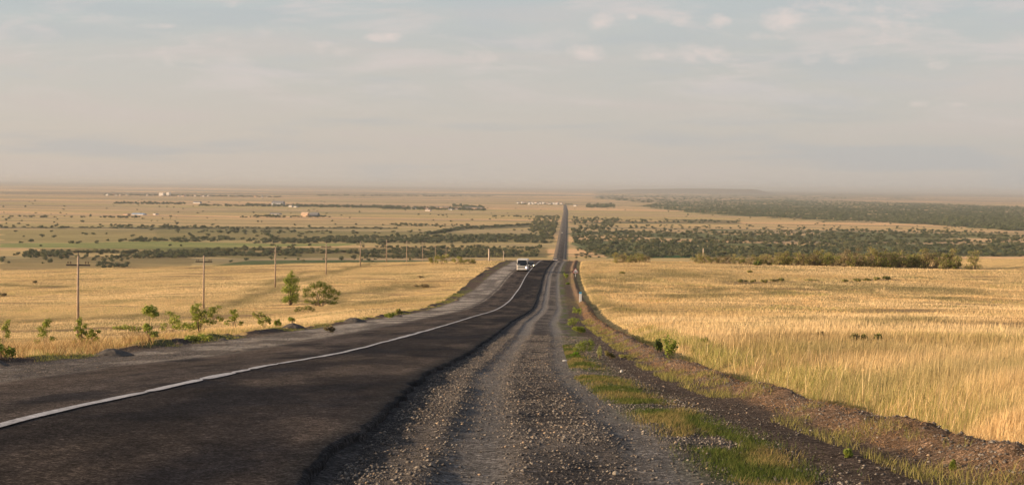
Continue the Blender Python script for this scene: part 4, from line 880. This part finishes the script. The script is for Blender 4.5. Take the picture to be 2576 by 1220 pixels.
# ------------------------------------------------------------------ light
EL, AZ = math.radians(13.5), math.radians(-99)     # azimuth from +y clockwise: left and a little behind the camera
sun = bpy.data.lights.new('sun', 'SUN'); sun.energy = 5.0; sun.angle = math.radians(.6); sun.color = (1, .73, .46)
so = bpy.data.objects.new('sun', sun); C.objects.link(so)
dv = Vector((math.sin(AZ)*math.cos(EL), math.cos(AZ)*math.cos(EL), math.sin(EL))); so.rotation_euler = dv.to_track_quat('Z', 'Y').to_euler()
wd = bpy.data.worlds.new('World'); bpy.context.scene.world = wd; wd.use_nodes = True; nt = wd.node_tree; L = nt.links.new
bg = nt.nodes['Background']
sky = N(nt, 'ShaderNodeTexSky', sky_type='NISHITA'); sky.sun_disc = False; sky.sun_elevation = EL; sky.sun_rotation = AZ; sky.air_density = 1.0; sky.dust_density = 3.0; sky.ozone_density = 1.0
tc = N(nt, 'ShaderNodeTexCoord'); sep = N(nt, 'ShaderNodeSeparateXYZ'); L(tc.outputs['Generated'], sep.inputs[0])
def mth(op, a, b=None, c=None):
    n = N(nt, 'ShaderNodeMath', operation=op)
    for i, v in enumerate((a, b, c)):
        if v is None: continue
        if isinstance(v, (int, float)): n.inputs[i].default_value = v
        else: L(v, n.inputs[i])
    return n.outputs[0]
def mixc(f, a, b):
    n = N(nt, 'ShaderNodeMix', data_type='RGBA')
    if isinstance(f, float): n.inputs[0].default_value = f
    else: L(f, n.inputs[0])
    for i, v in ((6, a), (7, b)):
        if isinstance(v, tuple): n.inputs[i].default_value = (*v, 1)
        else: L(v, n.inputs[i])
    return n.outputs[2]
def mrange(v, a, b, c=0., d=1., smooth=True):
    n = N(nt, 'ShaderNodeMapRange', interpolation_type='SMOOTHSTEP' if smooth else 'LINEAR'); L(v, n.inputs[0])
    for i, q_ in ((1, a), (2, b), (3, c), (4, d)): n.inputs[i].default_value = q_
    return n.outputs[0]
zc_ = mth('MAXIMUM', sep.outputs[2], .012); ux = mth('DIVIDE', sep.outputs[0], sep.outputs[1]); uz = mth('DIVIDE', sep.outputs[2], mth('MAXIMUM', sep.outputs[1], .05))
K = 10.0   # colours below are what shows at background strength .1
vec = N(nt, 'ShaderNodeCombineXYZ'); L(mth('MULTIPLY', ux, 3.0), vec.inputs[0]); L(mth('MULTIPLY', mth('POWER', zc_, .7), 16.0), vec.inputs[1])
n1 = N(nt, 'ShaderNodeTexNoise', i_Scale=1.3, i_Detail=7., i_Roughness=.52, i_Distortion=.25); L(vec.outputs[0], n1.inputs['Vector'])
vec2 = N(nt, 'ShaderNodeCombineXYZ'); L(mth('MULTIPLY', ux, 42.0), vec2.inputs[0]); L(mth('MULTIPLY', uz, 75.0), vec2.inputs[1])
n2 = N(nt, 'ShaderNodeTexNoise', i_Scale=1.6, i_Detail=7., i_Roughness=.62); L(vec2.outputs[0], n2.inputs['Vector'])
veil_lo = (.475*K, .415*K, .36*K); veil_hi = (.408*K, .392*K, .372*K)
grad = mrange(uz, .0, .10); veil = mixc(grad, veil_lo, veil_hi)
veil = mixc(mrange(uz, .085, .135), veil, (.36*K, .388*K, .392*K)); veil = mixc(mrange(ux, -.36, .36, 0., .45, False), veil, (.365*K, .36*K, .355*K))
veil = mixc(mth('MULTIPLY', mrange(n1.outputs['Fac'], .48, .66), .55), veil, (.455*K, .395*K, .375*K))
veil = mixc(mth('MULTIPLY', mrange(n1.outputs['Fac'], .50, .36), .5), veil, (.34*K, .355*K, .37*K))
skyc = mixc(mrange(sep.outputs[2], .14, .40, .80, .06), sky.outputs[0], veil)
PUFF = [(1509,55,36,22,1),(1590,42,18,9,.6),(1665,45,34,16,.7),(1712,50,34,18,.8),(1812,55,34,20,.9),(1975,52,58,34,1.1),(1478,132,50,22,1),(1640,144,40,12,.7),(1745,135,52,28,.8),(1800,140,60,22,.7),(2045,142,34,22,.6),(2120,142,50,22,.55),(965,96,46,14,.95),(820,112,40,16,.5),(850,130,60,14,.5),(1220,145,54,18,.6),(395,66,60,8,.6),(265,38,20,12,.4),(580,10,24,10,.6),(960,8,30,10,.4),(2230,60,120,60,.55),(2350,160,40,20,.5),(2310,262,28,10,.5),(2400,264,34,8,.45),(520,100,90,20,.35),(420,150,90,34,.35),(660,78,60,20,.4),(2100,10,150,40,.5),(1920,95,60,14,.5)]
acc = None
for px, py, pw_, ph_, st in PUFF:
    pw_ *= 1.25; ph_ *= 1.2
    a, yv, zv = ray(px, py); ex = mth('MULTIPLY', mth('SUBTRACT', ux, a/yv), F/pw_); ez = mth('MULTIPLY', mth('SUBTRACT', uz, zv/yv), F/ph_)
    r2 = mth('ADD', mth('MULTIPLY', ex, ex), mth('MULTIPLY', ez, ez)); v = mth('MULTIPLY', mth('MAXIMUM', mth('SUBTRACT', 1.0, r2), 0.), st)
    acc = v if acc is None else mth('MAXIMUM', acc, v)
vec3 = N(nt, 'ShaderNodeCombineXYZ'); L(mth('MULTIPLY', ux, 9.0), vec3.inputs[0]); L(mth('MULTIPLY', uz, 46.0), vec3.inputs[1])
n3 = N(nt, 'ShaderNodeTexNoise', i_Scale=1.0, i_Detail=8., i_Roughness=.58, i_Distortion=.5); L(vec3.outputs[0], n3.inputs['Vector'])
wisp = mth('MULTIPLY', mrange(n3.outputs['Fac'], .46, .68), mth('MULTIPLY', mrange(uz, .03, .09), .5)); skyc = mixc(wisp, skyc, (.47*K, .41*K, .39*K))
dark = mth('MULTIPLY', mrange(n3.outputs['Fac'], .46, .30), mth('MULTIPLY', mrange(uz, .04, .10), .4)); skyc = mixc(dark, skyc, (.335*K, .345*K, .355*K))
pf = mth('MULTIPLY', mrange(mth('ADD', acc, mth('MULTIPLY', mth('SUBTRACT', n2.outputs['Fac'], .5), 2.0)), .05, 1.35), mrange(acc, 0., .15))
front = mrange(sep.outputs[1], .3, .6); pf = mth('MULTIPLY', mth('MULTIPLY', pf, front), .62)
skyc = mixc(pf, skyc, (.53*K, .445*K, .41*K))
L(skyc, bg.inputs['Color']); bg.inputs['Strength'].default_value = .104
wd.cycles.sampling_method = 'MANUAL'; wd.cycles.sample_map_resolution = 512
# ------------------------------------------------------------------ haze
hm = bpy.data.materials.new('haze'); hm.use_nodes = True; t = hm.node_tree; t.nodes.clear()
out = t.nodes.new('ShaderNodeOutputMaterial'); pv = t.nodes.new('ShaderNodeVolumePrincipled'); pv.inputs['Color'].default_value = (.53, .57, .63, 1); pv.inputs['Density'].default_value = 5.0e-5; pv.inputs['Anisotropy'].default_value = .1
t.links.new(pv.outputs[0], out.inputs['Volume'])
hb = MB().box(-42000, 42000, -300, 66000, PLAIN-6, 62).build('haze', hm); tag(hb, 'thin warm haze hanging over the whole plain', kind='stuff')
# ------------------------------------------------------------------ render settings
sc = bpy.context.scene; sc.render.engine = 'CYCLES'; sc.view_settings.view_transform = 'Standard'; sc.view_settings.look = 'None'; sc.view_settings.exposure = .58; sc.view_settings.gamma = 1
sc.cycles.volume_bounces = 1; sc.cycles.max_bounces = 5; sc.cycles.diffuse_bounces = 2; sc.cycles.transmission_bounces = 3; sc.cycles.use_denoising = True
